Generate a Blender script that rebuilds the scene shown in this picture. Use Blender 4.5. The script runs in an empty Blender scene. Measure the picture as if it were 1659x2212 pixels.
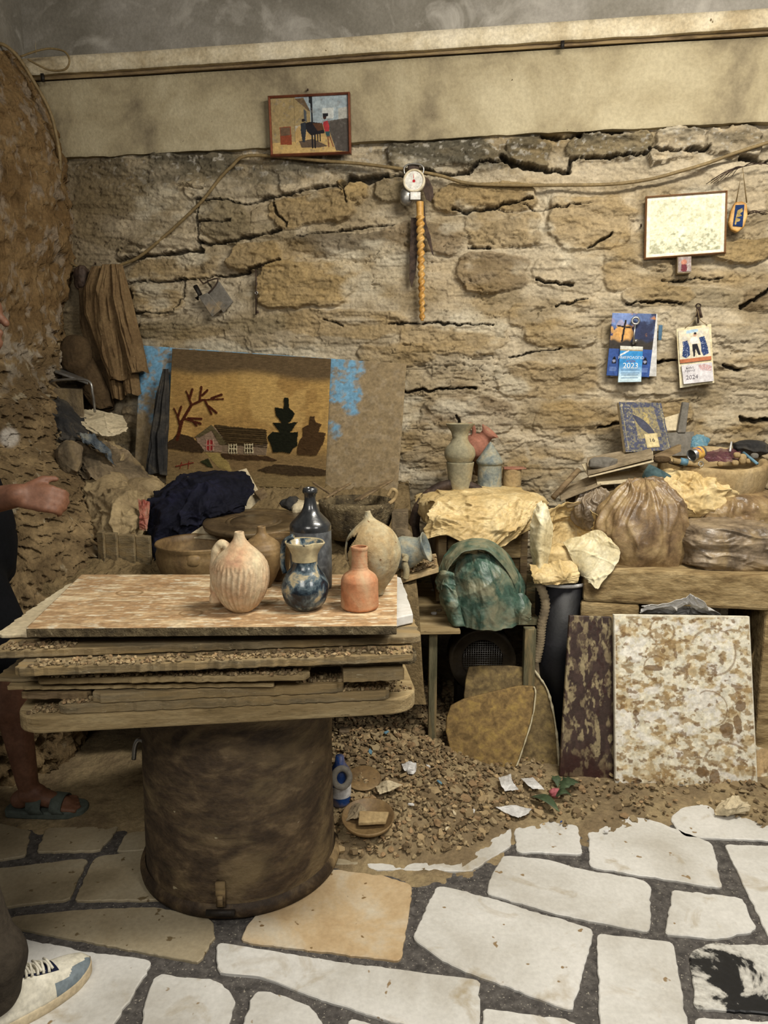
import bpy, bmesh, math, random
import numpy as np
from mathutils import Vector, Matrix
PI = math.pi
sc = bpy.context.scene
COL = sc.collection
random.seed(7)
# ------------------------------------------------------------------ camera
F = 1650.0; CX = 829.5; CY = 1106.0; PITCH = math.radians(9.66); CAMZ = 1.5
cd = bpy.data.cameras.new('camera'); cam = bpy.data.objects.new('camera', cd); COL.objects.link(cam)
cam.location = (0, 0, CAMZ); cam.rotation_euler = (PI/2-PITCH, 0, 0)
cd.sensor_fit = 'HORIZONTAL'; cd.sensor_width = 36.0; cd.lens = 36.0*F/1659.0
cd.clip_start = 0.05; sc.camera = cam
# ------------------------------------------------------------------ light
sc.view_settings.view_transform = 'Standard'; sc.view_settings.look = 'None'
sc.view_settings.gamma = 1.0; sc.view_settings.exposure = 0.0
w = bpy.data.worlds.new('world'); sc.world = w; w.use_nodes = True
w.node_tree.nodes['Background'].inputs[0].default_value = (1.0, 0.95, 0.88, 1)
w.node_tree.nodes['Background'].inputs[1].default_value = 0.15
def area(name, loc, target, size, sy, power, col):
    l = bpy.data.lights.new(name, 'AREA'); l.shape = 'RECTANGLE'; l.size = size; l.size_y = sy; l.energy = power; l.color = col
    o = bpy.data.objects.new(name, l); COL.objects.link(o); o.location = loc
    o.rotation_euler = (Vector(target)-Vector(loc)).to_track_quat('-Z', 'Y').to_euler(); return o
area('ceiling_tube_light', (1.15, 1.55, 3.2), (0.75, 2.9, 0.7), 1.2, 0.3, 96, (1.0, 0.94, 0.82))
area('front_fill_light', (-0.6, -0.3, 2.5), (-0.25, 2.4, 0.8), 0.9, 0.8, 30, (1.0, 0.95, 0.86))  # added fill lamp behind the camera, brightens front faces; no doorway there
area('floor_side_light', (1.5, 0.0, 2.5), (0.8, 1.9, 0.0), 0.7, 0.6, 26, (1.0, 0.96, 0.90))
# ------------------------------------------------------------------ picture point -> place
sp, cp = math.sin(PITCH), math.cos(PITCH)
def ray(px, py):
    u = (px-CX)/F; v = (py-CY)/F
    return u, cp - v*sp, -sp - v*cp
def atY(px, py, Y):
    a, b, c = ray(px, py); t = Y/b
    return (a*t, Y, CAMZ+c*t)
def atZ(px, py, Z):
    a, b, c = ray(px, py); t = (Z-CAMZ)/c
    return (a*t, b*t, Z)
WD, WT = 3.75, 0.165
WN = Vector((-WT, -1, 0)).normalized()       # out of the wall, to the room
def onW(px, py, off=0.0):
    a, b, c = ray(px, py); D = WD - off*math.sqrt(1+WT*WT)
    t = D/(b+WT*a)
    return (a*t, b*t, CAMZ+c*t)
def mpp(Y, z=1.0):      # metres per pixel at a point
    return (Y*cp + (CAMZ-z)*sp)/F
def proj(X, Y, Z):
    d = Y*cp - (Z-CAMZ)*sp; v = -(Y*sp + (Z-CAMZ)*cp)
    return CX+F*X/d, CY+F*v/d
# ------------------------------------------------------------------ noise
def _h(ix, iy, iz, s):
    n = (ix.astype(np.int64)*374761393 + iy.astype(np.int64)*668265263 + iz.astype(np.int64)*2147483647 + s*1274126177) & 0xffffffff
    n = ((n ^ (n >> 13))*1274126177) & 0xffffffff
    n = (n ^ (n >> 16)) & 0xffffffff
    n = (n*2246822519) & 0xffffffff
    return ((n ^ (n >> 15)) & 0xffffff)/float(0xffffff)*2-1
def vn(x, y, z=None, s=0):
    x = np.asarray(x, float); y = np.asarray(y, float)
    z = np.zeros_like(x) if z is None else np.asarray(z, float)
    x, y, z = np.broadcast_arrays(x, y, z)
    fx, fy, fz = np.floor(x), np.floor(y), np.floor(z)
    tx, ty, tz = x-fx, y-fy, z-fz
    tx = tx*tx*(3-2*tx); ty = ty*ty*(3-2*ty); tz = tz*tz*(3-2*tz)
    r = 0
    for i in (0, 1):
        for j in (0, 1):
            for k in (0, 1):
                wgt = (tx if i else 1-tx)*(ty if j else 1-ty)*(tz if k else 1-tz)
                r = r + wgt*_h(fx+i, fy+j, fz+k, s)
    return r
def fbm(x, y, z=None, o=4, s=0, ridge=False):
    x = np.asarray(x, float); y = np.asarray(y, float); z = None if z is None else np.asarray(z, float)
    r = 0; a = 1.0; t = 0
    for k in range(o):
        n = vn(x, y, z, s+k*17)
        if ridge: n = 1-2*np.abs(n)
        r = r + a*n; t += a; a *= .5
        x = x*2.03+11.3; y = y*2.03+5.7
        if z is not None: z = z*2.03+3.1
    return r/t
def sst(a, b, x):
    t = np.clip((x-a)/(b-a), 0, 1); return t*t*(3-2*t)
def lin(c):
    if isinstance(c, str): c = [int(c[i:i+2], 16)/255 for i in (0, 2, 4)]
    return tuple(x/12.92 if x <= .04045 else ((x+.055)/1.055)**2.4 for x in c)
def L(c): return np.array(lin(c))
def mixc(a, b, t): return a*(1-t[..., None]) + b*t[..., None]
# ------------------------------------------------------------------ materials
def M(name, cols, scale=6, rough=.85, bump=.25, bscale=45, dust=0.0, dustcol='a58d66', dscale=5, speck=None, sscale=90, sth=.66,
      stretch=(1, 1, 1), metal=0, vcol=False, coat=0, spec=.3, lo=.35, hi=.65, trans=0, alpha=1, bdist=.01, grain=.75):
    m = bpy.data.materials.new(name); m.use_nodes = True; nt = m.node_tree; N = nt.nodes; K = nt.links
    b = N['Principled BSDF']
    b.inputs['Roughness'].default_value = rough; b.inputs['Metallic'].default_value = metal
    b.inputs['Specular IOR Level'].default_value = spec; b.inputs['Coat Weight'].default_value = coat
    b.inputs['Coat Roughness'].default_value = .08
    if trans: b.inputs['Transmission Weight'].default_value = trans
    if alpha < 1: b.inputs['Alpha'].default_value = alpha
    tc = N.new('ShaderNodeTexCoord'); mp = N.new('ShaderNodeMapping'); mp.inputs['Scale'].default_value = stretch
    K.new(tc.outputs['Object'], mp.inputs['Vector'])
    def noise(sc_, det=8, dist=.4):
        n = N.new('ShaderNodeTexNoise'); n.inputs['Scale'].default_value = sc_; n.inputs['Detail'].default_value = det
        n.inputs['Distortion'].default_value = dist; n.inputs['Roughness'].default_value = .6
        K.new(mp.outputs[0], n.inputs['Vector']); return n
    def mix(a, bb, f, mode='MIX'):
        x = N.new('ShaderNodeMix'); x.data_type = 'RGBA'; x.blend_type = mode
        for s_, v in ((x.inputs[6], a), (x.inputs[7], bb), (x.inputs[0], f)):
            if isinstance(v, bpy.types.NodeSocket): K.new(v, s_)
            elif s_ == x.inputs[0]: s_.default_value = v
            else: s_.default_value = (*v, 1)
        return x.outputs[2]
    def ramp(src, stops):
        r = N.new('ShaderNodeValToRGB'); e = r.color_ramp.elements
        while len(e) < len(stops): e.new(.5)
        for q, (p, c) in zip(e, stops): q.position = p; q.color = (*c, 1)
        K.new(src, r.inputs[0]); return r.outputs[0]
    n1 = noise(scale)
    if vcol:
        at = N.new('ShaderNodeAttribute'); at.attribute_name = 'Col'
        g = ramp(n1.outputs[0], [(.3, (.78, .78, .78)), (.7, (1.12, 1.12, 1.12))])
        base = mix(at.outputs['Color'], g, 1.0, 'MULTIPLY')
    else:
        cs = [lin(c) for c in cols]
        if len(cs) == 1: cs = [tuple(x*.8 for x in cs[0]), cs[0]]
        st = [(lo+(hi-lo)*i/(len(cs)-1), c) for i, c in enumerate(cs)]
        base = ramp(n1.outputs[0], st)
    nf_ = noise(75, 5, 0); base = mix(base, ramp(nf_.outputs[0], [(.32, (.70, .70, .70)), (.68, (1.22, 1.22, 1.22))]), grain, 'MULTIPLY')
    if dust:
        n2 = noise(dscale, 10, .8); f = ramp(n2.outputs[0], [(max(.02, .62-dust*.4), (0, 0, 0)), (.8-dust*.4, (1, 1, 1))])
        base = mix(base, lin(dustcol), f)
    if speck:
        n3 = noise(sscale, 2, 0); f = ramp(n3.outputs[0], [(sth, (0, 0, 0)), (sth+.03, (1, 1, 1))])
        base = mix(base, lin(speck), f)
    K.new(base, b.inputs['Base Color'])
    if bump:
        nb = noise(bscale, 6, .2); bp = N.new('ShaderNodeBump'); bp.inputs['Strength'].default_value = bump
        bp.inputs['Distance'].default_value = bdist
        K.new(nb.outputs[0], bp.inputs['Height']); K.new(bp.outputs[0], b.inputs['Normal'])
    return m
# ------------------------------------------------------------------ mesh linking
ORG = {}
def tag(o, label=None, cat=None, group=None, kind=None):
    if label: o['label'] = label
    if cat: o['category'] = cat
    if group: o['group'] = group
    if kind: o['kind'] = kind
    return o
def thing(name, label, cat, loc, group=None):
    o = bpy.data.objects.new(name, None); o.empty_display_size = .05; COL.objects.link(o); o.location = loc
    ORG[o] = np.array(loc, float); return tag(o, label, cat, group)
def mk(name, V, Fc, mat, parent=None, label=None, cat=None, group=None, kind=None, col=None, smooth=True, midx=None, bevel=0, solid=0, sub=0):
    V = np.asarray(V, float)
    if parent is None: org = np.array([V[:, 0].mean(), V[:, 1].mean(), V[:, 2].min()])
    else: org = ORG[parent]
    me = bpy.data.meshes.new(name); W = V-org
    if isinstance(Fc, np.ndarray):
        me.vertices.add(len(W)); me.vertices.foreach_set('co', W.ravel())
        k = Fc.shape[1]; me.loops.add(Fc.size); me.loops.foreach_set('vertex_index', Fc.ravel().astype(np.int32))
        me.polygons.add(len(Fc)); me.polygons.foreach_set('loop_start', np.arange(0, Fc.size, k, dtype=np.int32))
        me.update(calc_edges=True); me.validate()
    else:
        me.from_pydata([tuple(v) for v in W], [], Fc); me.update()
    for m_ in (mat if isinstance(mat, (list, tuple)) else [mat]): me.materials.append(m_)
    if midx is not None: me.polygons.foreach_set('material_index', np.asarray(midx, np.int32))
    if col is not None:
        a = me.color_attributes.new('Col', 'FLOAT_COLOR', 'POINT'); c4 = np.ones((len(W), 4)); c4[:, :3] = col
        a.data.foreach_set('color', c4.ravel())
    if smooth: me.polygons.foreach_set('use_smooth', np.ones(len(me.polygons), bool))
    me.update()
    o = bpy.data.objects.new(name, me); COL.objects.link(o); ORG[o] = org
    if parent is None: o.location = org
    else: o.parent = parent
    if solid: s_ = o.modifiers.new('solid', 'SOLIDIFY'); s_.thickness = solid; s_.offset = 0
    if bevel:
        b_ = o.modifiers.new('bevel', 'BEVEL'); b_.width = bevel; b_.segments = 2; b_.limit_method = 'ANGLE'
    if sub: s_ = o.modifiers.new('sub', 'SUBSURF'); s_.levels = sub; s_.render_levels = sub
    return tag(o, label, cat, group, kind)
def gridF(n, m, wu=False, wv=False):      # P[n][m]
    i = np.arange(n if wu else n-1); j = np.arange(m if wv else m-1)
    I, J = np.meshgrid(i, j, indexing='ij'); I2 = (I+1) % n; J2 = (J+1) % m
    return np.stack([I*m+J, I*m+J2, I2*m+J2, I2*m+J], -1).reshape(-1, 4)
class Bag:                                 # collects several shapes for ONE part
    def __init__(s): s.v = []; s.f = []; s.c = []
    def add(s, V, Fc, col=None):
        k = len(s.v); s.v += [tuple(p) for p in V]; s.f += [tuple(int(i)+k for i in f) for f in Fc]
        if col is not None: s.c += [tuple(col)]*len(V)
        return s
    def box(s, c, d, R=None, col=None):
        R = R or Matrix.Identity(3); c = Vector(c)
        P = [c + R@Vector((x*d[0]/2, y*d[1]/2, z*d[2]/2)) for x in (-1, 1) for y in (-1, 1) for z in (-1, 1)]
        return s.add(P, [(0, 1, 3, 2), (4, 6, 7, 5), (0, 4, 5, 1), (2, 3, 7, 6), (0, 2, 6, 4), (1, 5, 7, 3)], col)
    def tube(s, pts, r, n=10, col=None, cap=True):
        pts = [Vector(p) for p in pts]; rr = r if hasattr(r, '__len__') else [r]*len(pts); V = []; up = Vector((.13, .21, .97))
        for i, p in enumerate(pts):
            t = (pts[min(i+1, len(pts)-1)]-pts[max(i-1, 0)]).normalized()
            a = t.cross(up)
            if a.length < .1: a = t.cross(Vector((1, 0, 0)))
            a.normalize(); b = t.cross(a); up = b if False else up
            V += [p + (a*math.cos(2*PI*k/n)+b*math.sin(2*PI*k/n))*rr[i] for k in range(n)]
        Fc = [(i*n+k, i*n+(k+1) % n, (i+1)*n+(k+1) % n, (i+1)*n+k) for i in range(len(pts)-1) for k in range(n)]
        if cap: Fc += [tuple(range(n))[::-1], tuple((len(pts)-1)*n+k for k in range(n))]
        return s.add(V, Fc, col)
    def lathe(s, c, prof, n=40, R=None, col=None, flute=None):   # prof [(r,z)]
        c = Vector(c); R = R or Matrix.Identity(3); V = []
        for (r, z) in prof:
            for k in range(n):
                a = 2*PI*k/n; q = r*(1+(flute(a, z) if flute else 0))
                V.append(c+R@Vector((q*math.cos(a), q*math.sin(a), z)))
        m = len(prof)
        Fc = [(i*n+k, i*n+(k+1) % n, (i+1)*n+(k+1) % n, (i+1)*n+k) for i in range(m-1) for k in range(n)]
        return s.add(V, Fc, col)
    def mk(s, name, mat, parent=None, **k):
        if s.c and len(s.c) == len(s.v): k['col'] = np.array(s.c)
        return mk(name, s.v, s.f, mat, parent, **k)
def smoothpts(pts, n=6):
    pts = [Vector(p) for p in pts]; out = []
    for i in range(len(pts)-1):
        a = pts[max(i-1, 0)]; b = pts[i]; c = pts[i+1]; d = pts[min(i+2, len(pts)-1)]
        for k in range(n):
            t = k/n
            out.append(.5*((2*b)+(c-a)*t+(2*a-5*b+4*c-d)*t*t+(3*b-a-3*c+d)*t**3))
    out.append(pts[-1]); return out
def slab(name, top, thick, mat, parent=None, down=(0, 0, -1), jit=0, seg=.03, seed=0, bevel=.003, **k):
    # an irregular plate: outline 'top' (world points), extruded along 'down'
    rnd = random.Random(seed); P = [Vector(p) for p in top]; cen = sum(P, Vector())/len(P); Q = []
    for a, b in zip(P, P[1:]+P[:1]):
        n = max(1, int((b-a).length/seg)) if jit else 1
        for i in range(n):
            q = a.lerp(b, i/n)
            if jit: q = q + (q-cen).normalized()*rnd.uniform(-jit, jit*.4)
            Q.append(q)
    d = Vector(down).normalized()*thick; m = len(Q)
    V = Q+[q+d for q in Q]
    nrm = (Q[1]-Q[0]).cross(Q[2]-Q[1])
    Fc = [tuple(range(m)), tuple(range(2*m-1, m-1, -1))]+[(i, i+m, (i+1) % m+m, (i+1) % m) for i in range(m)]
    o = mk(name, V, Fc, mat, parent, smooth=False, bevel=bevel, **k)
    bm = bmesh.new(); bm.from_mesh(o.data); bmesh.ops.recalc_face_normals(bm, faces=bm.faces); bm.to_mesh(o.data); bm.free()
    return o
def roundcorners(P, r, n=5):
    P = [Vector(p) for p in P]; out = []
    for i, p in enumerate(P):
        a = P[i-1]; b = P[(i+1) % len(P)]; rr = min(r, (a-p).length*.45, (b-p).length*.45)
        s_ = p+(a-p).normalized()*rr; e = p+(b-p).normalized()*rr
        for k in range(n+1):
            t = k/n; out.append(s_*(1-t)**2+p*2*t*(1-t)+e*t*t)
    return out
def inpoly(U, V, poly):
    r = np.zeros(U.shape, bool); n = len(poly)
    for i in range(n):
        x1, y1 = poly[i]; x2, y2 = poly[(i+1) % n]
        if y1 == y2: continue
        c = ((y1 > V) != (y2 > V)) & (U < (x2-x1)*(V-y1)/(y2-y1)+x1); r ^= c
    return r
def segd(U, V, x1, y1, x2, y2):
    dx, dy = x2-x1, y2-y1; t = np.clip(((U-x1)*dx+(V-y1)*dy)/(dx*dx+dy*dy+1e-9), 0, 1)
    return np.hypot(U-x1-t*dx, V-y1-t*dy)
class Art:                                  # picture drawn on a grid of vertices, u right, v down, 0..1
    def __init__(s, n, m, base, asp=1):
        s.n, s.m = n, m; v, u = np.meshgrid(np.linspace(0, 1, n), np.linspace(0, 1, m), indexing='ij')
        s.u, s.v = u, v; s.c = np.zeros((n, m, 3))+L(base); s.h = np.zeros((n, m)); s.asp = asp
    def put(s, mask, c, h=None, a=1):
        mask = mask.astype(float)*a
        s.c = s.c*(1-mask[..., None])+L(c)*mask[..., None]
        if h is not None: s.h = s.h*(1-mask)+h*mask
        return s
    def poly(s, P, c, h=None, a=1, wob=0, sd=0):
        U, V = s.u, s.v
        if wob: U = U+wob*fbm(s.u*30, s.v*30, s=sd); V = V+wob*fbm(s.u*30+9, s.v*30, s=sd+3)
        return s.put(inpoly(U, V, P), c, h, a)
    def line(s, P, wd, c, h=None, a=1, w2=None):
        n = len(P)-1
        for i in range(n):
            wi = wd if w2 is None else wd+(w2-wd)*(i/max(1, n-1))
            s.put(segd(s.u*s.asp, s.v, P[i][0]*s.asp, P[i][1], P[i+1][0]*s.asp, P[i+1][1]) < wi, c, h, a)
        return s
    def circ(s, x, y, r, c, ry=None, h=None, a=1):
        return s.put(((s.u-x)*s.asp/r)**2+((s.v-y)/(ry or r))**2 < 1, c, h, a)
    def noise(s, amt, f=40, sd=0, fy=None):
        s.c = s.c*(1+amt*fbm(s.u*f*s.asp, s.v*(fy or f), s=sd))[..., None]; return s
    def smear(s, c, th=.1, f=6, sd=0, a=1, fy=None, soft=.15):
        k = sst(th, th+soft, fbm(s.u*f*s.asp, s.v*(fy or f), o=5, s=sd))*a
        s.c = mixc(s.c, L(c), k); return s
    def mk(s, name, C, mat, parent=None, thick=.001, **k):   # C: corners TL,TR,BR,BL
        C = [np.array(p, float) for p in C]; u, v = s.u[..., None], s.v[..., None]
        P = (C[0]*(1-u)+C[1]*u)*(1-v)+(C[3]*(1-u)+C[2]*u)*v
        nr = np.cross(C[3]-C[0], C[1]-C[0]); nr = nr/np.linalg.norm(nr)
        front = P+nr*s.h[..., None]; n, m = s.n, s.m
        Fc = gridF(n, m)
        # rim and back
        idx = np.arange(n*m).reshape(n, m)
        rim = np.concatenate([idx[0, :], idx[1:, -1], idx[-1, -2::-1], idx[-2:0:-1, 0]])
        nb = len(rim); V = np.concatenate([front.reshape(-1, 3), P.reshape(-1, 3)[rim]-nr*thick])
        k0 = n*m; side = np.stack([rim, k0+np.arange(nb), k0+(np.arange(nb)+1) % nb, np.roll(rim, -1)], -1)
        nb2 = k0+np.array([0, m-1, m-1+n-1, 2*(m-1)+n-1])
        Fall = np.concatenate([Fc[:, ::-1], side[:, ::-1], np.array([nb2])])
        col = np.concatenate([s.c.reshape(-1, 3), s.c.reshape(-1, 3)[rim]*.8])
        o = mk(name, V, Fall, mat, parent, col=np.clip(col, 0, 1), **k)
        bm = bmesh.new(); bm.from_mesh(o.data); bmesh.ops.recalc_face_normals(bm, faces=bm.faces)
        bm.to_mesh(o.data); bm.free(); return o
def blob(name, c, r, mat, seed=0, sq=2.5, amp=.02, freq=9, fold=.0, nf=9, ridge=True, parent=None, flat=None, top=0, pear=0, crease=.9, n=150, m=110, stretch=(1, 1, 1), hem=None, **k):
    th = np.linspace(0, 2*PI, n, endpoint=False); ph = np.linspace(.001, PI-.001, m)
    PH, TH = np.meshgrid(ph, th, indexing='ij')
    d = np.stack([np.sin(PH)*np.cos(TH), np.sin(PH)*np.sin(TH), np.cos(PH)], -1)
    r = np.array(r, float); R = (np.abs(d[..., 0])**sq+np.abs(d[..., 1])**sq+np.abs(d[..., 2])**sq)**(-1/sq)
    P = d*R[..., None]*r
    q = P*np.array(stretch)*freq+seed*3.7
    w1 = fbm(q[..., 0]*.5, q[..., 1]*.5, q[..., 2]*.5, o=2, s=seed+5)*.8
    f = fbm(q[..., 0]+w1, q[..., 1]+w1, q[..., 2]-w1, o=4, s=seed, ridge=ridge)
    f3 = fbm(q[..., 0]*1.3-w1*1.5, q[..., 1]*1.3+w1, q[..., 2]*1.3+w1*1.5, o=2, s=seed+40, ridge=True)
    disp = amp*f+amp*crease*(np.clip((f3-.35)/.65, 0, 1)**2-np.clip((-f3-.1)/.6, 0, 1)**1.5)
    if fold:
        t = np.clip((np.cos(PH)+.3)/1.3, 0, 1)
        wob = fbm(d[..., 0]*2, d[..., 1]*2, d[..., 2]*1.5, o=2, s=seed+9)
        disp = disp+fold*t*((1-2*np.abs(np.sin(TH*nf/2+wob*2.5)))+.6*(1-2*np.abs(np.sin(TH*nf*1.3+wob*5+1))))*np.sin(PH)
    sc_ = 1+disp/np.mean(r)
    P = P*sc_[..., None]
    if top:   # gathered peak
        t = np.clip(P[..., 2]/r[2], 0, 1.2)**2; P[..., 0] *= 1-.75*t*top; P[..., 1] *= 1-.75*t*top; P[..., 2] += top*.25*r[2]*t
    if pear: P[..., :2] *= (1-pear*np.clip(P[..., 2:3]/r[2], -1, 1))
    if flat is not None: P[..., 2] = np.maximum(P[..., 2], -r[2]*flat+.004*f)
    V = (P+np.array(c)).reshape(-1, 3)
    return mk(name, V, gridF(m, n, wv=True)[:, ::-1], mat, parent, **k)
def patch(name, rows, mat, parent=None, amp=.008, freq=14, thick=.002, n=70, seed=0, st=(1, 1), ridge=True, edge=0, **k):
    # rows of world points -> smooth crumpled sheet
    A = np.array(rows, float); a, b = A.shape[:2]
    def up(A, n):
        m_ = A.shape[0]; t = np.linspace(0, m_-1, n); i = np.clip(np.floor(t).astype(int), 0, m_-2); f = (t-i).reshape((-1,)+(1,)*(A.ndim-1))
        g = lambda j: A[np.clip(j, 0, m_-1)]
        p0 = np.where((i > 0).reshape(f.shape), g(i-1), 2*g(i)-g(i+1)); p3 = np.where((i < m_-2).reshape(f.shape), g(i+2), 2*g(i+1)-g(i)); p1, p2 = g(i), g(i+1)
        return .5*(2*p1+(p2-p0)*f+(2*p0-5*p1+4*p2-p3)*f*f+(3*p1-p0-3*p2+p3)*f**3)
    P = up(A, n); P = np.swapaxes(up(np.swapaxes(P, 0, 1), n), 0, 1)
    nu = np.gradient(P, axis=0); nv = np.gradient(P, axis=1); N = np.cross(nu, nv); N /= np.linalg.norm(N, axis=-1, keepdims=True)+1e-9
    v, u = np.meshgrid(np.linspace(0, 1, n), np.linspace(0, 1, n), indexing='ij')
    Lu = np.linalg.norm(A[:, -1]-A[:, 0], axis=-1).max(); Lv = np.linalg.norm(A[-1]-A[0], axis=-1).max()
    x, y = u*Lu*freq*st[0], v*Lv*freq*st[1]
    w_ = fbm(x*.5, y*.5, o=2, s=seed+3)
    f = fbm(x+w_, y-w_, o=4, s=seed, ridge=ridge); f3 = fbm(x*1.4-w_*2, y*1.4+w_, o=2, s=seed+40, ridge=True); f = f+.8*np.clip((f3-.35)/.65, 0, 1)**2
    P = P+N*(f*amp)[..., None]
    if edge:
        e = fbm(u*9, v*9, o=3, s=seed+8)*edge; E = np.maximum(sst(.8, 1, np.abs(2*u-1)), sst(.8, 1, np.abs(2*v-1)))
        P = P+(P-P.mean((0, 1)))*(e*E)[..., None]
    return mk(name, P.reshape(-1, 3), gridF(n, n), mat, parent, solid=thick, **k)
def hang(name, rows, mat, parent=None, folds=7, fa=.18, seed=0, n=160, m=90, fine=.003, **k):
    # rows: (x,y,z, halfwidth, halfdepth) centre line of a hanging folded cloth
    A = np.array(rows, float); t = np.linspace(0, len(A)-1, m); i = np.clip(t.astype(int), 0, len(A)-2); f = (t-i)[:, None]; f = f*f*(3-2*f)*.5+f*.5
    C = A[i]*(1-f)+A[i+1]*f; th = np.linspace(0, 2*PI, n, endpoint=False); T, V = np.meshgrid(th, np.linspace(0, 1, m))
    wob = 1.6*fbm(np.cos(T)*1.7, np.sin(T)*1.7, V*2.6, o=3, s=seed)
    fo = np.sin(T*folds+wob*3+seed)*fa+.5*fa*np.sin(T*folds*2.3+wob*5)
    R = 1+fo*(.4+.6*np.abs(np.sin(T)))
    x = C[:, 3][:, None]*np.cos(T)*(1+.25*fo); y = C[:, 4][:, None]*np.sin(T)*R
    fi = fbm(x*40, V*6, y*40, o=3, s=seed+2, ridge=True)*fine
    P = np.stack([C[:, 0][:, None]+x, C[:, 1][:, None]+y-fi, C[:, 2][:, None]+0*x+.006*np.sin(T*3+seed)*(V > .97)], -1)
    Vv = list(P.reshape(-1, 3)); Fc = [tuple(q) for q in gridF(m, n, wv=True)]
    Fc += [tuple(range(n))[::-1], tuple((m-1)*n+q for q in range(n))]
    return mk(name, Vv, Fc, mat, parent, **k)
# ================================================================== materials
m_wall = M('stone_wall', None, vcol=True, scale=14, rough=.92, bump=.55, bscale=60, bdist=.012, spec=.15)
m_earth = M('clay_clods', None, vcol=True, scale=22, rough=.85, bump=.7, bscale=70, bdist=.012, spec=.25)
m_plaster = M('old_plaster', ['6e6350', '9c9074', 'b0a589'], grain=.4, scale=2.6, rough=.9, bump=.35, bscale=55, speck='4e442f', sscale=45, sth=.77, spec=.2)
m_plaster2 = M('grey_plaster', ['6e695f', '7f7a70', '97928a'], grain=.4, dust=.22, dustcol='aaa59c', scale=2.0, rough=.9, bump=.3, bscale=55, spec=.2)
m_ledge = M('ledge_paint', ['a8987a', 'c4b79b', 'd3c8b0'], scale=5, rough=.8, bump=.25, bscale=40, speck='5d4c33', sscale=30, sth=.75)
m_marble = M('white_marble', ['b4b0a7', 'c8c6c0', 'd3d1cc'], grain=.3, scale=3.0, rough=.5, bump=.08, bscale=50, dust=.12, dustcol='9c8d70', dscale=6, speck='8a7557', sscale=24, sth=.70, spec=.35)
m_marble2 = M('ochre_marble', ['a88c66', 'bda683', 'c6bca8'], grain=.3, scale=4.5, rough=.5, bump=.08, bscale=50, speck='7b6342', sscale=30, sth=.70, spec=.35)
m_marble3 = M('black_white_marble', ['17181a', '1d1e20', 'b5b2aa', 'c3c1ba'], scale=5, rough=.45, bump=.1, bscale=50, lo=.445, hi=.54, spec=.4)
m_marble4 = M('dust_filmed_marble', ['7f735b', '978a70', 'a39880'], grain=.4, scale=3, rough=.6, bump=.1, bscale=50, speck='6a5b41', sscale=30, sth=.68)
m_grout = M('terrazzo_grout', ['3d3a38', '504c49', '605c58'], scale=40, rough=.7, bump=.35, bscale=160, speck='a09a8c', sscale=150, sth=.66)
m_art = M('printed_surface', None, vcol=True, scale=30, rough=.75, bump=.12, bscale=90, spec=.25)
m_yarn = M('woven_yarn', None, vcol=True, scale=80, rough=.95, bump=.6, bscale=320, stretch=(.5, 1, 1.6), spec=.1)
def wood(name, c, dust=.35, st=(.5, 4, 4), d='8f7a55', **k): return M(name, c, scale=7, rough=.85, bump=.4, bscale=30, stretch=st, dust=dust, dustcol=d, **k)
m_board = wood('clay_caked_board', ['5a4f3a', '7b6d53', '938467'], dust=.5, speck='a7997a', sscale=70, sth=.68)
m_board2 = wood('pale_dusty_board', ['7d6a48', '998560', 'a8956f'], dust=.3, speck='4b3d28', sscale=60, sth=.70)
m_board3 = M('dark_caked_board', ['403728', '64573f', '7a6c50'], scale=18, rough=.9, bump=.9, bscale=55, bdist=.02, speck='94866a', sscale=60, sth=.64)
m_wood = wood('dusty_wood', ['5a4a32', '76634a', '8c7a58'], dust=.35)
m_woodg = wood('green_grey_wood', ['4c4a36', '66614a', '7b7458'], dust=.3, st=(4, 4, .6))
m_beam = M('rough_beam', ['6a5638', '8f7a55', 'a8936c'], scale=14, rough=.9, bump=.6, bscale=35, stretch=(.5, 2, 2))
m_drum = M('rusted_drum', ['382c20', '47392a', '5a4a36', '746249'], scale=13, rough=.7, bump=.7, bscale=35, stretch=(.8, .8, 1.5), speck='a3977b', sscale=26, sth=.74, dust=.3, dustcol='7a694b', dscale=4, spec=.35)
m_drumrim = M('rusty_rim', ['261c14', '3d3022', '5c4c36'], scale=14, rough=.6, bump=.4, dust=.2)
m_dark = M('dark_iron', ['17130f', '241e18'], scale=10, rough=.6, bump=.3)
m_terra = M('terracotta', ['a46b48', 'b67d58', 'bb9070'], scale=9, rough=.65, bump=.2, bscale=60, dust=.45, dscale=9, dustcol='b59a78')
m_glaze = M('dark_grey_glaze', ['1c1e20', '2a2c2e', '3a3d3f'], scale=8, rough=.28, bump=.05, bscale=90, coat=.5, spec=.5)
m_greyb = M('blue_grey_salt_glaze', ['45474a', '55585b', '66696b'], scale=40, rough=.45, bump=.1, bscale=160, spec=.4)
m_clay = M('raw_clay', ['8a7350', 'a08a63', 'b09b76'], scale=7, rough=.8, bump=.25, bscale=40)
m_clayd = M('brown_clay_pot', ['5c4830', '77603f', '8e7650'], scale=6, rough=.55, bump=.2, bscale=35, spec=.4)
m_clayg = M('greyish_dusty_pot', ['7b7763', '958d72', 'a4946e'], scale=6, rough=.85, bump=.2, bscale=50, dust=.3, dustcol='a08a62')
m_bluepot = M('weathered_blue_glaze', ['5d686c', '868a80', 'a0977e'], scale=22, rough=.7, bump=.3, bscale=50, dust=.2, dustcol='a69470')
m_red = M('dusty_red_pot', ['8a5a48', '9d6b58', '9a8468'], scale=8, rough=.8, bump=.25)
m_wheel = M('wet_wheel_head', ['3f3324', '574833', '6e5d42'], scale=6, rough=.35, bump=.2, bscale=25, spec=.5)
m_cream = M('cream_paper_bag', ['b59b68', 'c6ae7c', 'd6c294'], scale=7, rough=.6, bump=.3, bscale=30, spec=.4)
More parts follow.
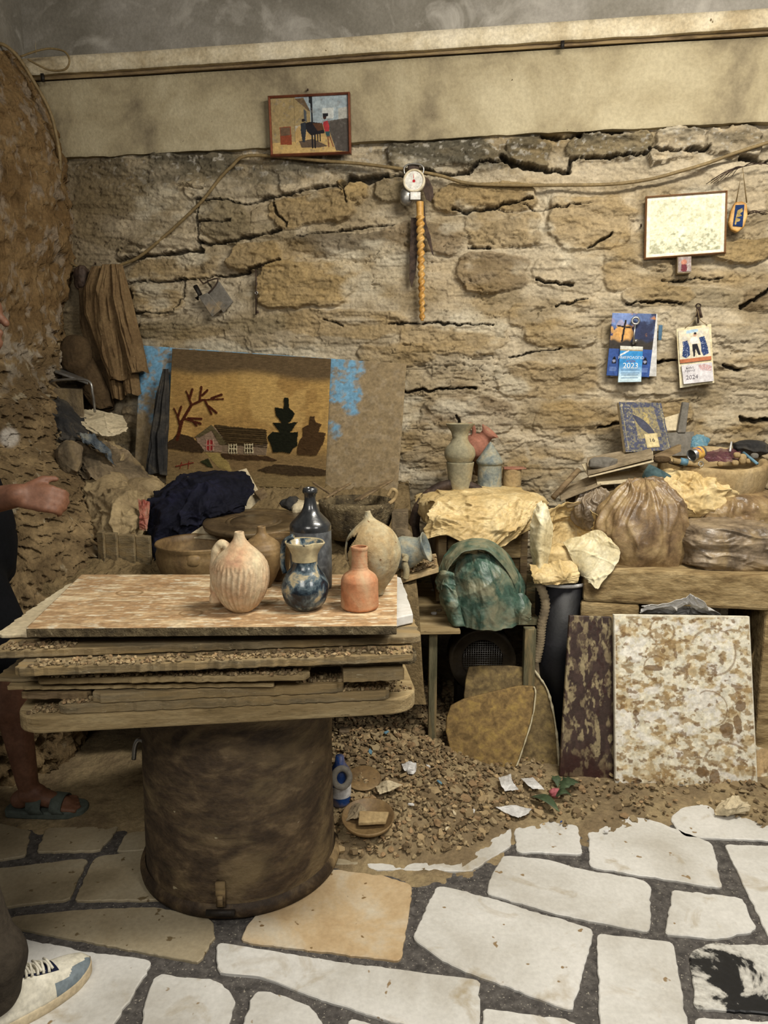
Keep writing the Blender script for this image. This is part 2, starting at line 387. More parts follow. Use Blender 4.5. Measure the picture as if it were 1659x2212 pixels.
m_creamw = M('pale_plastic_bag', ['bfae84', 'd2c59e', 'e0d8ba'], scale=7, rough=.45, bump=.3, bscale=30, spec=.5)
m_brownbag = M('dusty_brown_plastic_bag', ['5d4a36', '7f684a', '9c855f'], scale=13, rough=.38, bump=.35, bscale=28, spec=.5, dust=.25, dustcol='9b845c')
m_greybag = M('taupe_plastic_bag', ['594c3c', '7a6b58', '93826a'], scale=13, rough=.36, bump=.35, bscale=28, spec=.5, dust=.3, dustcol='9b845c')
m_tarp = M('green_tarp', ['2c4238', '425c4f', '67796c'], scale=16, rough=.42, bump=.4, bscale=35, spec=.5, dust=.42, dustcol='7d7c64', dscale=10)
m_white = M('white_plastic', ['b9b7b4', 'd2d1cf'], scale=10, rough=.45, bump=.15, spec=.5)
m_paper = M('off_white_paper', ['b7a88a', 'cabd9f'], scale=6, rough=.85, bump=.1)
m_navy = M('navy_cloth', ['090a15', '10111f', '1b1c30'], scale=8, rough=.85, bump=.3, bscale=90, speck='7d7254', sscale=28, sth=.74, spec=.2)
m_jacket = M('brown_dusty_cloth', ['5d4a33', '6f5a3f', '7d684a'], scale=6, rough=.95, bump=.35, bscale=120, speck='9c8a68', sscale=50, sth=.74, spec=.1)
m_dkcloth = M('dark_brown_cloth', ['3c3022', '4c3d2b', '5a4a35'], scale=6, rough=.95, bump=.35, bscale=100, spec=.1)
m_rag = M('clay_soaked_rag', ['4d4334', '6b5d48', '82725a'], scale=8, rough=.9, bump=.5, bscale=60, dust=.3, dustcol='82704f')
m_ragd = M('dark_rag', ['1f1f20', '2f2d2b', '4c463c'], scale=8, rough=.85, bump=.5, bscale=60, dust=.2, dustcol='6b5d46')
m_ragc = M('pale_clay_skin', ['7c6b4f', '8f7d5d', '9e8b68'], scale=5, rough=.8, bump=.5, bscale=40)
m_cable = M('tan_cable', ['6b5a3c', '83704c'], scale=12, rough=.6, bump=.1)
m_steel = M('dull_steel', ['8d8a84', 'a8a6a2'], scale=20, rough=.35, metal=.8, bump=.05)
m_rust = M('rusty_iron', ['2b211b', '41332a', '544438'], scale=20, rough=.6, metal=.3, bump=.3)
m_horn = M('twisted_horn', ['94672e', 'b88a45', 'caa768'], scale=10, rough=.4, bump=.1, spec=.4)
m_woodfr = M('red_brown_frame', ['5a2c1a', '74402a'], scale=12, rough=.4, bump=.05, spec=.5)
m_woodfr2 = M('light_brown_frame', ['7d5231', '96683f'], scale=12, rough=.45, bump=.05, spec=.4)
m_flag = M('ochre_flagstone', ['645030', '806840', '957c46'], scale=34, rough=.75, bump=.3, bscale=40)
m_flag2 = M('brown_flagstone', ['54462e', '6e5d3e', '857248'], scale=30, rough=.8, bump=.35, bscale=40)
m_flagw = M('chipped_white_edge', ['a89c7d', 'c9c0a4'], scale=20, rough=.8)
m_chip = M('dry_clay_chip', None, vcol=True, scale=40, rough=.9, bump=.3, bscale=60)
m_skin = M('skin', ['684533', '7c5743'], scale=8, rough=.55, bump=.05, bscale=200, spec=.35)
m_black = M('black_cloth', ['08090c', '0d0e12'], scale=8, rough=.9, bump=.2, bscale=100, spec=.15)
m_trous = M('brown_grey_trousers', ['352f28', '403930', '4a4238'], scale=8, rough=.9, bump=.3, bscale=120, spec=.15)
m_sandal = M('grey_green_sandal', ['4c544e', '59615a'], scale=10, rough=.8, bump=.1)
m_sole = M('cream_sole', ['b3a285', 'c9ba9c'], scale=10, rough=.7, bump=.1)
m_leather = M('cream_leather', ['cfc9b6', 'dad5c5'], scale=10, rough=.5, bump=.06, spec=.4)
m_suede = M('grey_suede', ['6f7b82', '7e8990'], scale=20, rough=.9, bump=.1)
m_navyp = M('navy_panel', ['0d1128', '141a38'], scale=20, rough=.7)
m_hair = M('dark_hair', ['0f0b08', '1a130d'], scale=30, rough=.7)
m_leaf = M('green_leaf', ['2c3a26', '435239', '5a664a'], scale=12, rough=.6)
m_pink = M('pink_petal', ['8f404a', 'b07072'], scale=12, rough=.7)
m_bluep = M('blue_plastic', ['1a3468', '284a86'], scale=12, rough=.4, dust=.3)
m_bluelt = M('light_blue_paint', ['4f7488', '68899a'], scale=12, rough=.6, dust=.3)
m_card = M('grey_brown_card', ['6f6350', '8b7c63', 'a2937a'], scale=7, rough=.9, bump=.2)
m_shad = M('dark_bin', ['0e0e10', '17171b', '2c2b31'], scale=5, rough=.5, bump=.1, lo=.4, hi=.75)
m_stain = M('grey_trowel', ['5c5850', '77726a'], scale=14, rough=.8, bump=.2, dust=.2)
# ================================================================== the stone wall
ca = 1/math.sqrt(1+WT*WT)
def wallP(S, Z, off=0): return S*ca+off*WN.x, WD-WT*S*ca+off*WN.y, Z
s0, s1, z0, z1 = -2.35, 2.3, .0, 2.68
ds = .0042
ns, nz = int((s1-s0)/ds), int((z1-z0)/(ds*1.05))
S, Z = np.meshgrid(np.linspace(s0, s1, ns), np.linspace(z1, z0, nz))
X0, Y0, Z0 = wallP(S, Z); PX, PY = proj(X0, Y0, Z0)
wx = PX+24*fbm(PX/60, PY/38, o=5, s=1); wy = PY+18*fbm(PX/70+7, PY/30, o=5, s=2)
stones = []   # cx,cy,hw,hh,angle,tone,height
rnd = random.Random(11)
hand = [(482, 480, 55, 44, 3, 'g', .03), (590, 482, 52, 40, 5, 'g', .012), (672, 455, 84, 36, -6, 'o', .03), (765, 412, 24, 22, 0, 'y', .035), (850, 410, 46, 30, 0, 'g', .02),
 (765, 524, 135, 24, -3, 'd', .012), (552, 552, 58, 33, -4, 'o', .03), (350, 540, 88, 20, -6, 'l', .03), (380, 578, 98, 22, -5, 'o', .012), (662, 612, 108, 52, -3, 'y', .03),
 (340, 648, 56, 28, -2, 'o', .02), (400, 706, 100, 24, 0, 'g', .015), (330, 400, 170, 62, -4, 'g', .018), (500, 405, 90, 28, -4, 'g', .012), (660, 385, 60, 25, -8, 'l', .015),
 (250, 480, 80, 60, 10, 'g', .0), (950, 335, 120, 32, -4, 's', .03), (1145, 335, 48, 32, 0, 'g', .03), (1315, 318, 88, 27, -3, 'g', .035), (1465, 310, 58, 30, -5, 'l', .03), (1420, 340, 26, 18, -20, 'l', .05), (1590, 308, 66, 34, 0, 'l', .035),
 (1045, 428, 112, 30, -3, 'o', .025), (1280, 482, 88, 60, 2, 'o', .02), (1090, 496, 84, 38, 0, 'o', .015), (1065, 585, 84, 40, 3, 'd2', .018), (915, 515, 84, 30, 0, 'd2', .012), (1375, 585, 76, 36, 0, 'o', .015),
 (1230, 590, 70, 34, 4, 'l', .012), (1610, 540, 62, 22, -4, 'y', .025), (1425, 635, 70, 18, -2, 'o', .02), (1600, 420, 60, 50, 0, 'l', .008), (750, 700, 130, 30, 0, 'o', .012), (980, 730, 120, 34, -1, 'o', .014), (860, 765, 86, 24, 0, 'o', .016), (560, 700, 70, 22, 0, 'g', .01),
 (1200, 680, 110, 26, -3, 'o', .014), (1010, 895, 100, 36, 2, 'd2', .022), (1180, 820, 110, 36, 0, 'o', .014), (935, 960, 66, 48, 0, 'o', .014), (1250, 900, 90, 36, -2, 'o', .014), (1570, 930, 90, 34, -2, 'o', .02), (1590, 740, 80, 44, 0, 'o', .012),
 (500, 372, 190, 32, -2, 's', .006), (720, 350, 140, 22, -2, 's', .008), (1040, 348, 60, 20, 0, 's', .02)]
y = 640
while y < 1250:
    hh = rnd.uniform(17, 32); x = 60+rnd.uniform(0, 100)
    while x < 1760:
        hw = rnd.uniform(45, 115)
        if not any(abs(x+hw-h[0]) < h[2]+hw*.5 and abs(y+hh-h[1]) < h[3]+hh*.4 for h in hand) and rnd.random() < .86:
            stones.append((x+hw, y+hh+rnd.uniform(-8, 8)-.04*(x-800)*(0 if y > 900 else .5), hw, hh, rnd.uniform(-5, 3), rnd.choice('ooogly') if rnd.random() > .12 else 'd2', rnd.uniform(.004, .022)))
        x += 2*hw+rnd.uniform(6, 20)
    y += 2*hh+rnd.uniform(4, 12)
stones += hand
tones = {'g': '7a6d53', 'o': '8f7a55', 'l': 'ad9f86', 'd': '453a2b', 'd2': '6b583d', 'y': '927c54', 's': '5c5648'}
H = .007*fbm(PX/45, PY/16, o=5, s=3)+.0025*fbm(PX/22, PY/7, o=3, s=13, ridge=True)+.016*fbm(PX/260, PY/120, o=3, s=4)
C = np.zeros(H.shape+(3,))+L('b3a68e'); C = mixc(C, L('94856a'), sst(-.3, .4, fbm(PX/90, PY/60, o=4, s=5)))
fine = fbm(PX/14, PY/7, o=4, s=8)
sm = sst(-.55, .1, fbm(PX/130, PY/45, o=5, s=6))     # where stone shows through mortar
cover = np.zeros(H.shape)
for i, (cx, cy, hw, hh, an, tn, ht) in enumerate(stones):
    a = math.radians(an); xl = (wx-cx)*math.cos(a)+(wy-cy)*math.sin(a); yl = -(wx-cx)*math.sin(a)+(wy-cy)*math.cos(a)
    bb = (np.abs(wx-cx) < hw*1.35+10) & (np.abs(wy-cy) < hh*1.35+hw*.12+10)
    if not bb.any(): continue
    r0, r1 = np.where(bb.any(1))[0][[0, -1]]; c0, c1 = np.where(bb.any(0))[0][[0, -1]]; q = (slice(r0, r1+1), slice(c0, c1+1)); xl = xl[q]; yl = yl[q]
    d = (np.abs(xl/hw)**4+np.abs(yl/hh)**4)**.25
    mk_ = sst(1.03, .95, d); isf = sst(1.10, .9, d)*(1 if ht > .022 else sm[q])
    tilt = (xl/hw)*rnd.uniform(-.008, .008)+(yl/hh)*rnd.uniform(-.012, .004)
    hh_ = ht*mk_+tilt*isf+(ht*.25+.003)*fine[q]*isf
    H[q] = np.where(isf > 0, np.maximum(H[q], H[q]*(1-isf)+hh_), H[q])
    c = L(tones[tn])*rnd.uniform(.88, 1.12)
    C[q] = mixc(C[q], c[None, None]*(1+.25*fbm(PX[q]/35, PY[q]/9, o=4, s=i)[..., None]), isf*(.85 if ht > .022 else .65))
# layered ledges
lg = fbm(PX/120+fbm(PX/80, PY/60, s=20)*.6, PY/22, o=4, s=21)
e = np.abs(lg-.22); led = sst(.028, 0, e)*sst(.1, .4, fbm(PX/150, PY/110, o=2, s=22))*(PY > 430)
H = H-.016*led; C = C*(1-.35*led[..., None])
mo = sst(.18, .5, fbm(PX/110, PY/70, o=5, s=30)); C = mixc(C, L('beb5a0'), mo*.7)
oc = sst(.1, .6, fbm(PX/200, PY/60, o=4, s=31)); C = mixc(C, L('94773f'), oc*.3)
st_ = sst(.42, .6, fbm(PX/20, PY/14, o=4, s=33))*sst(0, .4, fbm(PX/190, PY/120, o=2, s=34)); C = mixc(C, L('463a29'), st_*.7)
# soot band below the plaster and white flecks
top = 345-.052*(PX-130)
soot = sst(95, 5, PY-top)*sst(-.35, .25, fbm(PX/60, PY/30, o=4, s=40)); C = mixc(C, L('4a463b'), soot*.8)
fl = sst(.32, .42, fbm(PX/9, PY/7, o=3, s=41))*sst(110, 20, PY-top); C = mixc(C, L('a8a296'), fl*.7)
cracks = [([(425, 435), (470, 430), (540, 442), (590, 425), (690, 405), (742, 400)], 3), ([(742, 402), (755, 388), (800, 388), (835, 378)], 9), ([(835, 385), (880, 380), (905, 372), (960, 378), (1010, 376)], 4),
 ([(425, 435), (430, 450), (427, 480), (432, 520)], 2), ([(432, 522), (460, 528), (540, 515), (610, 500)], 4), ([(640, 512), (700, 503), (760, 495), (850, 484)], 2.5), ([(430, 482), (480, 480), (505, 476)], 2),
 ([(255, 562), (285, 556), (350, 553), (440, 543), (432, 524)], 4), ([(265, 612), (370, 606), (440, 600), (480, 595)], 2.5), ([(480, 597), (560, 582), (608, 560)], 3), ([(590, 425), (600, 460), (625, 490)], 2), ([(740, 400), (755, 440)], 2), ([(285, 678), (380, 674)], 2), ([(400, 600), (396, 640), (380, 670)], 1.5),
 ([(1010, 376), (1030, 355), (1085, 350), (1090, 345)], 3), ([(1085, 340), (1110, 358), (1150, 362), (1180, 368), (1225, 372)], 7), ([(1228, 372), (1230, 345), (1300, 341), (1400, 335)], 4), ([(1400, 328), (1440, 328), (1530, 322)], 5),
 ([(975, 455), (1010, 460), (1060, 450), (1150, 430)], 3.5), ([(1130, 445), (1160, 457), (1280, 440)], 1.5), ([(1270, 537), (1320, 505)], 2.5), ([(1355, 655), (1470, 654)], 3), ([(1200, 662), (1270, 645)], 2.5), ([(1600, 662), (1659, 628)], 5),
 ([(1600, 903), (1625, 910), (1670, 908)], 7), ([(875, 846), (1030, 836)], 3), ([(840, 700), (950, 698), (1065, 704)], 2.5), ([(1160, 603), (1180, 612), (1235, 615)], 3), ([(1010, 533), (1060, 538)], 2.5), ([(1430, 605), (1560, 600)], 2), ([(1170, 292), (1215, 300), (1250, 296)], 6), ([(1250, 290), (1340, 285)], 4), ([(1600, 340), (1659, 350)], 5), ([(450, 600), (455, 640)], 1.5), ([(1290, 925), (1340, 912)], 2.5), ([(990, 900), (995, 935)], 3), ([(1410, 782), (1460, 778)], 4), ([(1560, 790), (1600, 800)], 4), ([(1100, 770), (1210, 752)], 2), ([(700, 690), (740, 705)], 1.5)]
qx = PX+7*fbm(PX/16, PY/16, o=3, s=50); qy = PY+6*fbm(PX/16+5, PY/16, o=3, s=51)
dark = np.zeros(H.shape)
for P_, wd in cracks:
    xs = [p[0] for p in P_]; ys = [p[1] for p in P_]; bb = (PX > min(xs)-60) & (PX < max(xs)+60) & (PY > min(ys)-60) & (PY < max(ys)+60)
    if not bb.any(): continue
    r0, r1 = np.where(bb.any(1))[0][[0, -1]]; c0, c1 = np.where(bb.any(0))[0][[0, -1]]; sl = (slice(r0, r1+1), slice(c0, c1+1))
    d = np.full(PX[sl].shape, 1e9)
    for a_, b_ in zip(P_, P_[1:]): d = np.minimum(d, segd(qx[sl], qy[sl], *a_, *b_))
    wv_ = wd*(1+.6*fbm(PX[sl]/25, PY[sl]/25, o=2, s=52))
    H[sl] = H[sl]-(.02+.006*wd)*sst(wv_, wv_*.4, d)+.006*sst(wv_+12, wv_, d)*(d > wv_)*(qy[sl] < np.mean(ys))
    dark[sl] = np.maximum(dark[sl], sst(wv_+1, wv_*.5, d))
C = mixc(C, L('1f1912'), dark*.8)
# browner towards the left, flatter relief at the lower left
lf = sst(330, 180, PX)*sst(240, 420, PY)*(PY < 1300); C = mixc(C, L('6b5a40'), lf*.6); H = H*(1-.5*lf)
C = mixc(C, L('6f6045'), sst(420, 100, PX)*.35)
pl = fbm(PX/95+fbm(PX/60, PY/50, s=61), PY/26, o=4, s=62); H += .008*(sst(.0, .05, pl)-.5)+.006*(sst(.25, .29, pl)-.5)+.004*(sst(-.3, -.26, pl)-.5)
H += .0022*fbm(PX/6, PY/4, o=3, s=60)+.0022*fbm(PX/13, PY/8, o=3, s=63, ridge=True)
X1, Y1 = X0+WN.x*H, Y0+WN.y*H
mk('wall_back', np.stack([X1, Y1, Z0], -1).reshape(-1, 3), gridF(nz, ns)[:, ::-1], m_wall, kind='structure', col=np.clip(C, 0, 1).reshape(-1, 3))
# plaster upper wall, its lip and the ledge
def wbox(bag, pa, pb, pc, pd, o0, o1):       # quad in picture -> slab between offsets
    V = [onW(*p, o) for o in (o1, o0) for p in (pa, pb, pc, pd)]
    bag.add(V, [(0, 1, 2, 3), (7, 6, 5, 4), (0, 4, 5, 1), (1, 5, 6, 2), (2, 6, 7, 3), (3, 7, 4, 0)])
def wz(s, z, off=0): return wallP(s, z, off)
zl, zr = onW(130, 347)[2], onW(1659, 268)[2]
sl_, sr_ = onW(130, 347)[0]/ca, onW(1659, 268)[0]/ca
def lipz(s): return zl+(zr-zl)*(s-sl_)/(sr_-sl_)
zt0, zt1 = onW(90, 184)[2], onW(1659, 86)[2]
def trz(s): return zt0+(zt1-zt0)*(s+2.0)/(3.8)
st0, st1 = onW(90, 184)[0]/ca, onW(1659, 86)[0]/ca
def trz(s): return zt0+(zt1-zt0)*(s-st0)/(st1-st0)
def strip(name, fa, fb, o0, o1, mat, n=160, rows=12, jag=0, **k):
    ss = np.linspace(-2.4, 2.4, n); V = []
    for j in range(rows+1):
        t = j/rows
        for s in ss:
            za, zb = fa(s), fb(s); zb = zb+jag*float(vn(s*9, 1.0, s=3)+.6*vn(s*30, 2.0, s=4))
            V.append(wz(s, za+(zb-za)*t, o1+.004*math.sin(s*2.1+1.3*math.sin(s*5+t*2))))
    nf = len(V)
    for j in (0, 1):
        for s in ss: V.append(wz(s, (fb(s)+jag*float(vn(s*9, 1.0, s=3)+.6*vn(s*30, 2.0, s=4))) if j == 0 else fa(s), o0))
    Fc = [tuple(q[::-1]) for q in gridF(rows+1, n)]
    for i in range(n-1):
        a = rows*n+i; Fc.append((a, a+1, nf+i+1, nf+i)); Fc.append((i+1, i, nf+n+i, nf+n+i+1))
    return mk(name, V, Fc, mat, kind='structure', **k)
strip('wall_upper', trz, lipz, -.05, .035, m_plaster, jag=.004)
strip('wall_top', lambda s: 3.62, lambda s: trz(s)+.085, -.05, .025, m_plaster2)
strip('trim_1', lambda s: trz(s)+.092, lambda s: trz(s)+.018, -.02, .075, m_ledge, jag=.002, rows=3)
strip('ledge_shadow_strip', lambda s: trz(s)+.02, lambda s: trz(s)+.004, -.02, .05, m_wood, rows=2)  # brown strip modelled in place of the shadow line under the ledge
Bag().box(onW(1215, 97, .078), (.014, .012, .03)).mk('trim_3', m_dark, kind='structure')
Bag().box(onW(92, 168, .078), (.014, .012, .035)).mk('trim_4', m_dark, kind='structure')
# side wall at the left and the ceiling
xc = onW(78, 100)[0]; yc = onW(78, 100)[1]
Bag().box((xc-.30, yc-1.3, 3.13), (.5, 3.0, 1.06)).mk('wall_left', m_plaster2, kind='structure', smooth=False)
Bag().box((0, 1.6, 3.66), (5.4, 6.0, .08)).mk('ceiling', m_plaster2, kind='structure', smooth=False)
# ================================================================== floor
Bag().box((0, 1.3, -.03), (5.4, 6.2, .052)).mk('floor_bed', m_grout, kind='structure', smooth=False).name = 'floor'
slabs = [([(790, 1868), (805, 1880), (1018, 1884), (1104, 1828), (1106, 1780), (950, 1760), (780, 1790)], 0), ([(1110, 1765), (1245, 1762), (1258, 1846), (1115, 1843)], 0),
 ([(1271, 1755), (1400, 1770), (1539, 1822), (1561, 1920), (1274, 1875)], 0), ([(1447, 1768), (1475, 1745), (1659, 1720), (1760, 1750), (1760, 1820), (1659, 1817), (1474, 1810)], 0),
 ([(1564, 1826), (1780, 1830), (1780, 2100), (1720, 2090), (1659, 2025)], 0), ([(1089, 1849), (1179, 1857), (1269, 1882), (1379, 1900), (1404, 1910), (1404, 2016), (1329, 2002), (1204, 1977), (1049, 1932), (1059, 1895)], 0),
 ([(1451, 1924), (1604, 1940), (1634, 2012), (1554, 2030), (1437, 2020)], 0), ([(944, 1915), (984, 1922), (1079, 1947), (1284, 2010), (1236, 2187), (1044, 2115), (979, 2090), (889, 2028)], 0),
 ([(1289, 2017), (1454, 2036), (1484, 2212), (1495, 2320), (1300, 2320), (1295, 2212)], 0), ([(1489, 2060), (1529, 2040), (1780, 2045), (1780, 2200), (1500, 2180)], 2),
 ([(470, 2037), (640, 2065), (830, 2092), (1037, 2120), (1034, 2230), (860, 2215), (740, 2175), (660, 2150), (565, 2112), (468, 2104)], 0), ([(1043, 2180), (1240, 2205), (1285, 2260), (1290, 2340), (1040, 2340)], 0),
 ([(515, 2035), (560, 1960), (700, 1878), (829, 1893), (893, 1915), (866, 2078), (700, 2058)], 1), ([(345, 2105), (385, 2112), (420, 2115), (470, 2118), (505, 2150), (508, 2180), (480, 2240), (300, 2250), (310, 2180), (330, 2120)], 0),
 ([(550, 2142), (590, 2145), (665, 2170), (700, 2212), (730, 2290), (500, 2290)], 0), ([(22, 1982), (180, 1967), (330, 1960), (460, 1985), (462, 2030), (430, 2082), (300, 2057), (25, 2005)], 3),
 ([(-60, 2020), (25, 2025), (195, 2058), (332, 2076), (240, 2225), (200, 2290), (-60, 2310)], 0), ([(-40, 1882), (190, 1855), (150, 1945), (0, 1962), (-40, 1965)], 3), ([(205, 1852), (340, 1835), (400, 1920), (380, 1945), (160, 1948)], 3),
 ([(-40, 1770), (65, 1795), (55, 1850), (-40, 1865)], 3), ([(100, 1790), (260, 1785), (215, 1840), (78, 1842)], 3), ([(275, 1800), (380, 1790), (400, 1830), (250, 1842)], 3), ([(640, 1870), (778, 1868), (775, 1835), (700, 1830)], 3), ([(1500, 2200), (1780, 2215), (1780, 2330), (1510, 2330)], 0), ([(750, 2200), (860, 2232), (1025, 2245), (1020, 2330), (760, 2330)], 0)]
for i in range(5):
    for j in range(7):      # the paving goes on beyond the frame on both sides
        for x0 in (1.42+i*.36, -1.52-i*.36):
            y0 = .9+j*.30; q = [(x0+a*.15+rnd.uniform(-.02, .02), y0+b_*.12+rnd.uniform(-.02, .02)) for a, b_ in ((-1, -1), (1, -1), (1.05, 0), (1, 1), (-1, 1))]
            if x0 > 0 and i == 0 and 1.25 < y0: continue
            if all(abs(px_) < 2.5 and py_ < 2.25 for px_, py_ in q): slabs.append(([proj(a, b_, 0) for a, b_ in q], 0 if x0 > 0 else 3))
rows_s = ([], [], []); r5 = random.Random(5)
V = []; Fc = []; MI = []
for P_, mt in slabs:
    W_ = [Vector(atZ(x, y_, 0)) for x, y_ in P_]; W_ = roundcorners(W_, .02, 3); cen = sum(W_, Vector())/len(W_); Q = []
    for a_, b_ in zip(W_, W_[1:]+W_[:1]):
        n = max(1, int((b_-a_).length/.012))
        for i in range(n):
            q = a_.lerp(b_, i/n); f_ = .0035*float(vn(q.x*45, q.y*45, s=9))+.0025*float(vn(q.x*110, q.y*110, s=10)); Q.append(q+(q-cen).normalized()*f_)
    m_ = len(Q); k = len(V)
    inset = [q-(q-cen).normalized()*.003 for q in Q]
    V += [(q.x, q.y, .004) for q in inset]+[(q.x, q.y, .0015) for q in Q]+[(q.x, q.y, -.01) for q in Q]
    Fc.append(tuple(k+i for i in range(m_))); MI.append(mt)
    for l in (0, 1):
        for i in range(m_): Fc.append((k+l*m_+i, k+l*m_+m_+i, k+l*m_+m_+(i+1) % m_, k+l*m_+(i+1) % m_)); MI.append(mt)
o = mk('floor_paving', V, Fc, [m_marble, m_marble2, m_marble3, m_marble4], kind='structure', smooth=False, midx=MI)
bm = bmesh.new(); bm.from_mesh(o.data); bmesh.ops.recalc_face_normals(bm, faces=bm.faces); bm.to_mesh(o.data); bm.free()
# ================================================================== rubble heap
edge = [atZ(x, y_, 0) for x, y_ in ((-200, 1760), (100, 1775), (330, 1795), (520, 1800), (700, 1850), (760, 1866), (880, 1874), (1000, 1850), (1100, 1802), (1280, 1792), (1440, 1775), (1500, 1745), (1600, 1788), (1700, 1800), (1900, 1800))]
ex = [p[0] for p in edge]; ey = [p[1] for p in edge]
def heapz(X, Y):
    X = np.asarray(X, float); Y = np.asarray(Y, float); y0 = np.interp(X, ex, ey); d = Y-y0
    big = np.interp(X, [-1.5, -.5, -.1, .1, .35, .6, 1.6], [.05, .12, .24, .22, .1, .05, .04])
    z = np.where(d > 0, big*(1-np.exp(-np.maximum(d, 0)/.45)), d*.12)
    return z+.010*fbm(X*9, Y*9, o=3, s=80)+.004*fbm(X*50, Y*50, o=2, s=81)+.004
gx, gy = np.meshgrid(np.linspace(-2.2, 2.3, 520), np.linspace(2.0, 4.0, 260))
gy = np.minimum(gy, WD-WT*gx-.012); gz = heapz(gx, gy); gz = np.maximum(gz, -.02)
cc = mixc(np.zeros(gz.shape+(3,))+L('7b6a50'), L('988665'), sst(-.3, .4, fbm(gx*8, gy*8, s=82)))
mk('earth_heap', np.stack([gx, gy, gz], -1).reshape(-1, 3), gridF(260, 520), m_earth, col=cc.reshape(-1, 3),
   label='heap of dry brown earth and dust spread along the foot of the stone wall', cat='earth heap', kind='stuff')
def chipmesh(rr, sz, flat):
    n = rr.randint(5, 7); P = []
    for z_ in (0, 1):
        for i in range(n):
            a = 2*PI*i/n+rr.uniform(-.3, .3); r_ = sz*rr.uniform(.6, 1.1)*(1 if z_ == 0 else .82); P.append((r_*math.cos(a), r_*math.sin(a)*.8, z_*flat*sz+rr.uniform(-.05, .05)*sz))
    Fc = [tuple(range(n))[::-1], tuple(range(n, 2*n))]+[(i, (i+1) % n, n+(i+1) % n, n+i) for i in range(n)]
    return P, Fc
tn = [lin(c) for c in ('8a7758', '9a8868', '78664b', 'a6906c', '695840', '927858')]
rc = random.Random(21)
def chipspot():
    while True:
        px = rc.uniform(700, 1660); py = rc.uniform(1500, 1880)
        p = atZ(px, py, .06)
        if p[1] > 3.5: continue
        y0 = np.interp(p[0], ex, ey); d = p[1]-y0
        dens = 1 if px < 1130 else .5
        if px > 1180 and d > .28: continue
        if d < .02 or rc.random() > dens*min(1, (.25 if px > 1050 else .5)+d*1.3): continue
        return p
bag = Bag()
for i in range(4200):
    x, y_, _ = chipspot(); sz = rc.uniform(.005, .014); P, Fc = chipmesh(rc, sz, rc.uniform(.3, .6))
    R = Matrix.Rotation(rc.uniform(0, 6.3), 3, 'Z')@Matrix.Rotation(rc.gauss(0, .5), 3, 'X')@Matrix.Rotation(rc.gauss(0, .4), 3, 'Y')
    c = Vector((x, y_, float(heapz(x, y_))+rc.uniform(0, .012))); col = rc.choice(tn); f_ = rc.uniform(.8, 1.2)
    bag.add([c+R@Vector(p) for p in P], Fc, [q*f_ for q in col])
bag.mk('clay_grit', m_chip, smooth=False, label='small chips and grit of dried clay covering the earth heap', cat='grit', kind='stuff')
protos = []
for i in range(12):
    P, Fc = chipmesh(rc, 1.0, rc.uniform(.3, .55)); me = bpy.data.meshes.new('clay_chip'); me.from_pydata(P, [], Fc); me.materials.append(m_chip)
    a = me.color_attributes.new('Col', 'FLOAT_COLOR', 'POINT'); col = tn[i % 6]
    for d_ in a.data: d_.color = (*col, 1)
    protos.append(me)
for i in range(290):
    x, y_, _ = chipspot(); o = bpy.data.objects.new('clay_chip', rc.choice(protos)); COL.objects.link(o)
    s_ = rc.uniform(.015, .027) if y_ < 3 else rc.uniform(.02, .033); o.scale = (s_, s_*rc.uniform(.8, 1.2), s_); o.location = (x, y_, float(heapz(x, y_))+.004)
    o.rotation_euler = (rc.gauss(0, .3), rc.gauss(0, .3), rc.uniform(0, 6.3))
    tag(o, 'brown chip of dried clay lying loose on the rubble heap', 'clay chip', 'clay chips on the rubble heap')
# ================================================================== table: drum, slab, boards
def off2(A, B, dep):    # rectangle from near edge A-B, going away from the viewer
    A, B = Vector(A), Vector(B); d = (B-A); d.z = 0; p = Vector((-d.y, d.x, 0)).normalized()*dep
    return [A, B, B+p, A+p]
dy = atZ(520, 1985, 0)[1]; dr = .3; dx = -.455; dY = dy+dr
drum = thing('steel_drum', 'rusty brown steel drum standing on the paving and carrying the table slab', 'drum', (dx, dY, .004))
def dent(a, z): return .012*float(vn(math.cos(a)*2.2, math.sin(a)*2.2, z*4, s=90))+.004*math.sin(z*60)*(0.2 < z < .5)*.4
prof = [(.0, .005), (.27, .005), (.29, .02)]+[(.298-.012*(z/.65), z) for z in np.linspace(.03, .64, 40)]+[(.29, .645), (.28, .652), (0, .652)]
Bag().lathe((dx, dY, .004), prof, 110, flute=dent).mk('body', m_drum, drum)
Bag().lathe((dx, dY, .004), [(.296, .0), (.311, .004), (.314, .02), (.308, .034), (.298, .042)], 90).mk('rim_band', m_drumrim, drum)
lx, ly, lz = atY(478, 1942, dY-.305)
Bag().box((lx, ly-.004, .085), (.026, .012, .075)).box((lx, ly-.012, .07), (.014, .012, .03)).mk('latch', m_wood, drum); lat = bpy.data.objects['latch']
Bag().tube([(lx-.04, ly-.016, .035), (lx+.04, ly-.016, .035)], .009).mk('latch_lever', m_dark, lat, label='black latch lever')
hp = [atY(x, y, dY-.12) for x, y in ((322, 1700), (318, 1640), (312, 1605), (300, 1598), (292, 1610), (289, 1640))]
Bag().tube(smoothpts(hp, 5), .007).mk('hook', m_steel, drum, label='bent grey metal hook')
A_, B_ = atZ(22, 1553, .70), atZ(906, 1507, .70)
mk_top = roundcorners(off2(A_, B_, .62), .085, 8)
o = slab('table_slab', mk_top, .043, m_board2, label='thick tan slab with rounded corners lying on the rusty drum, lowest of the stack', cat='table slab', bevel=.005)
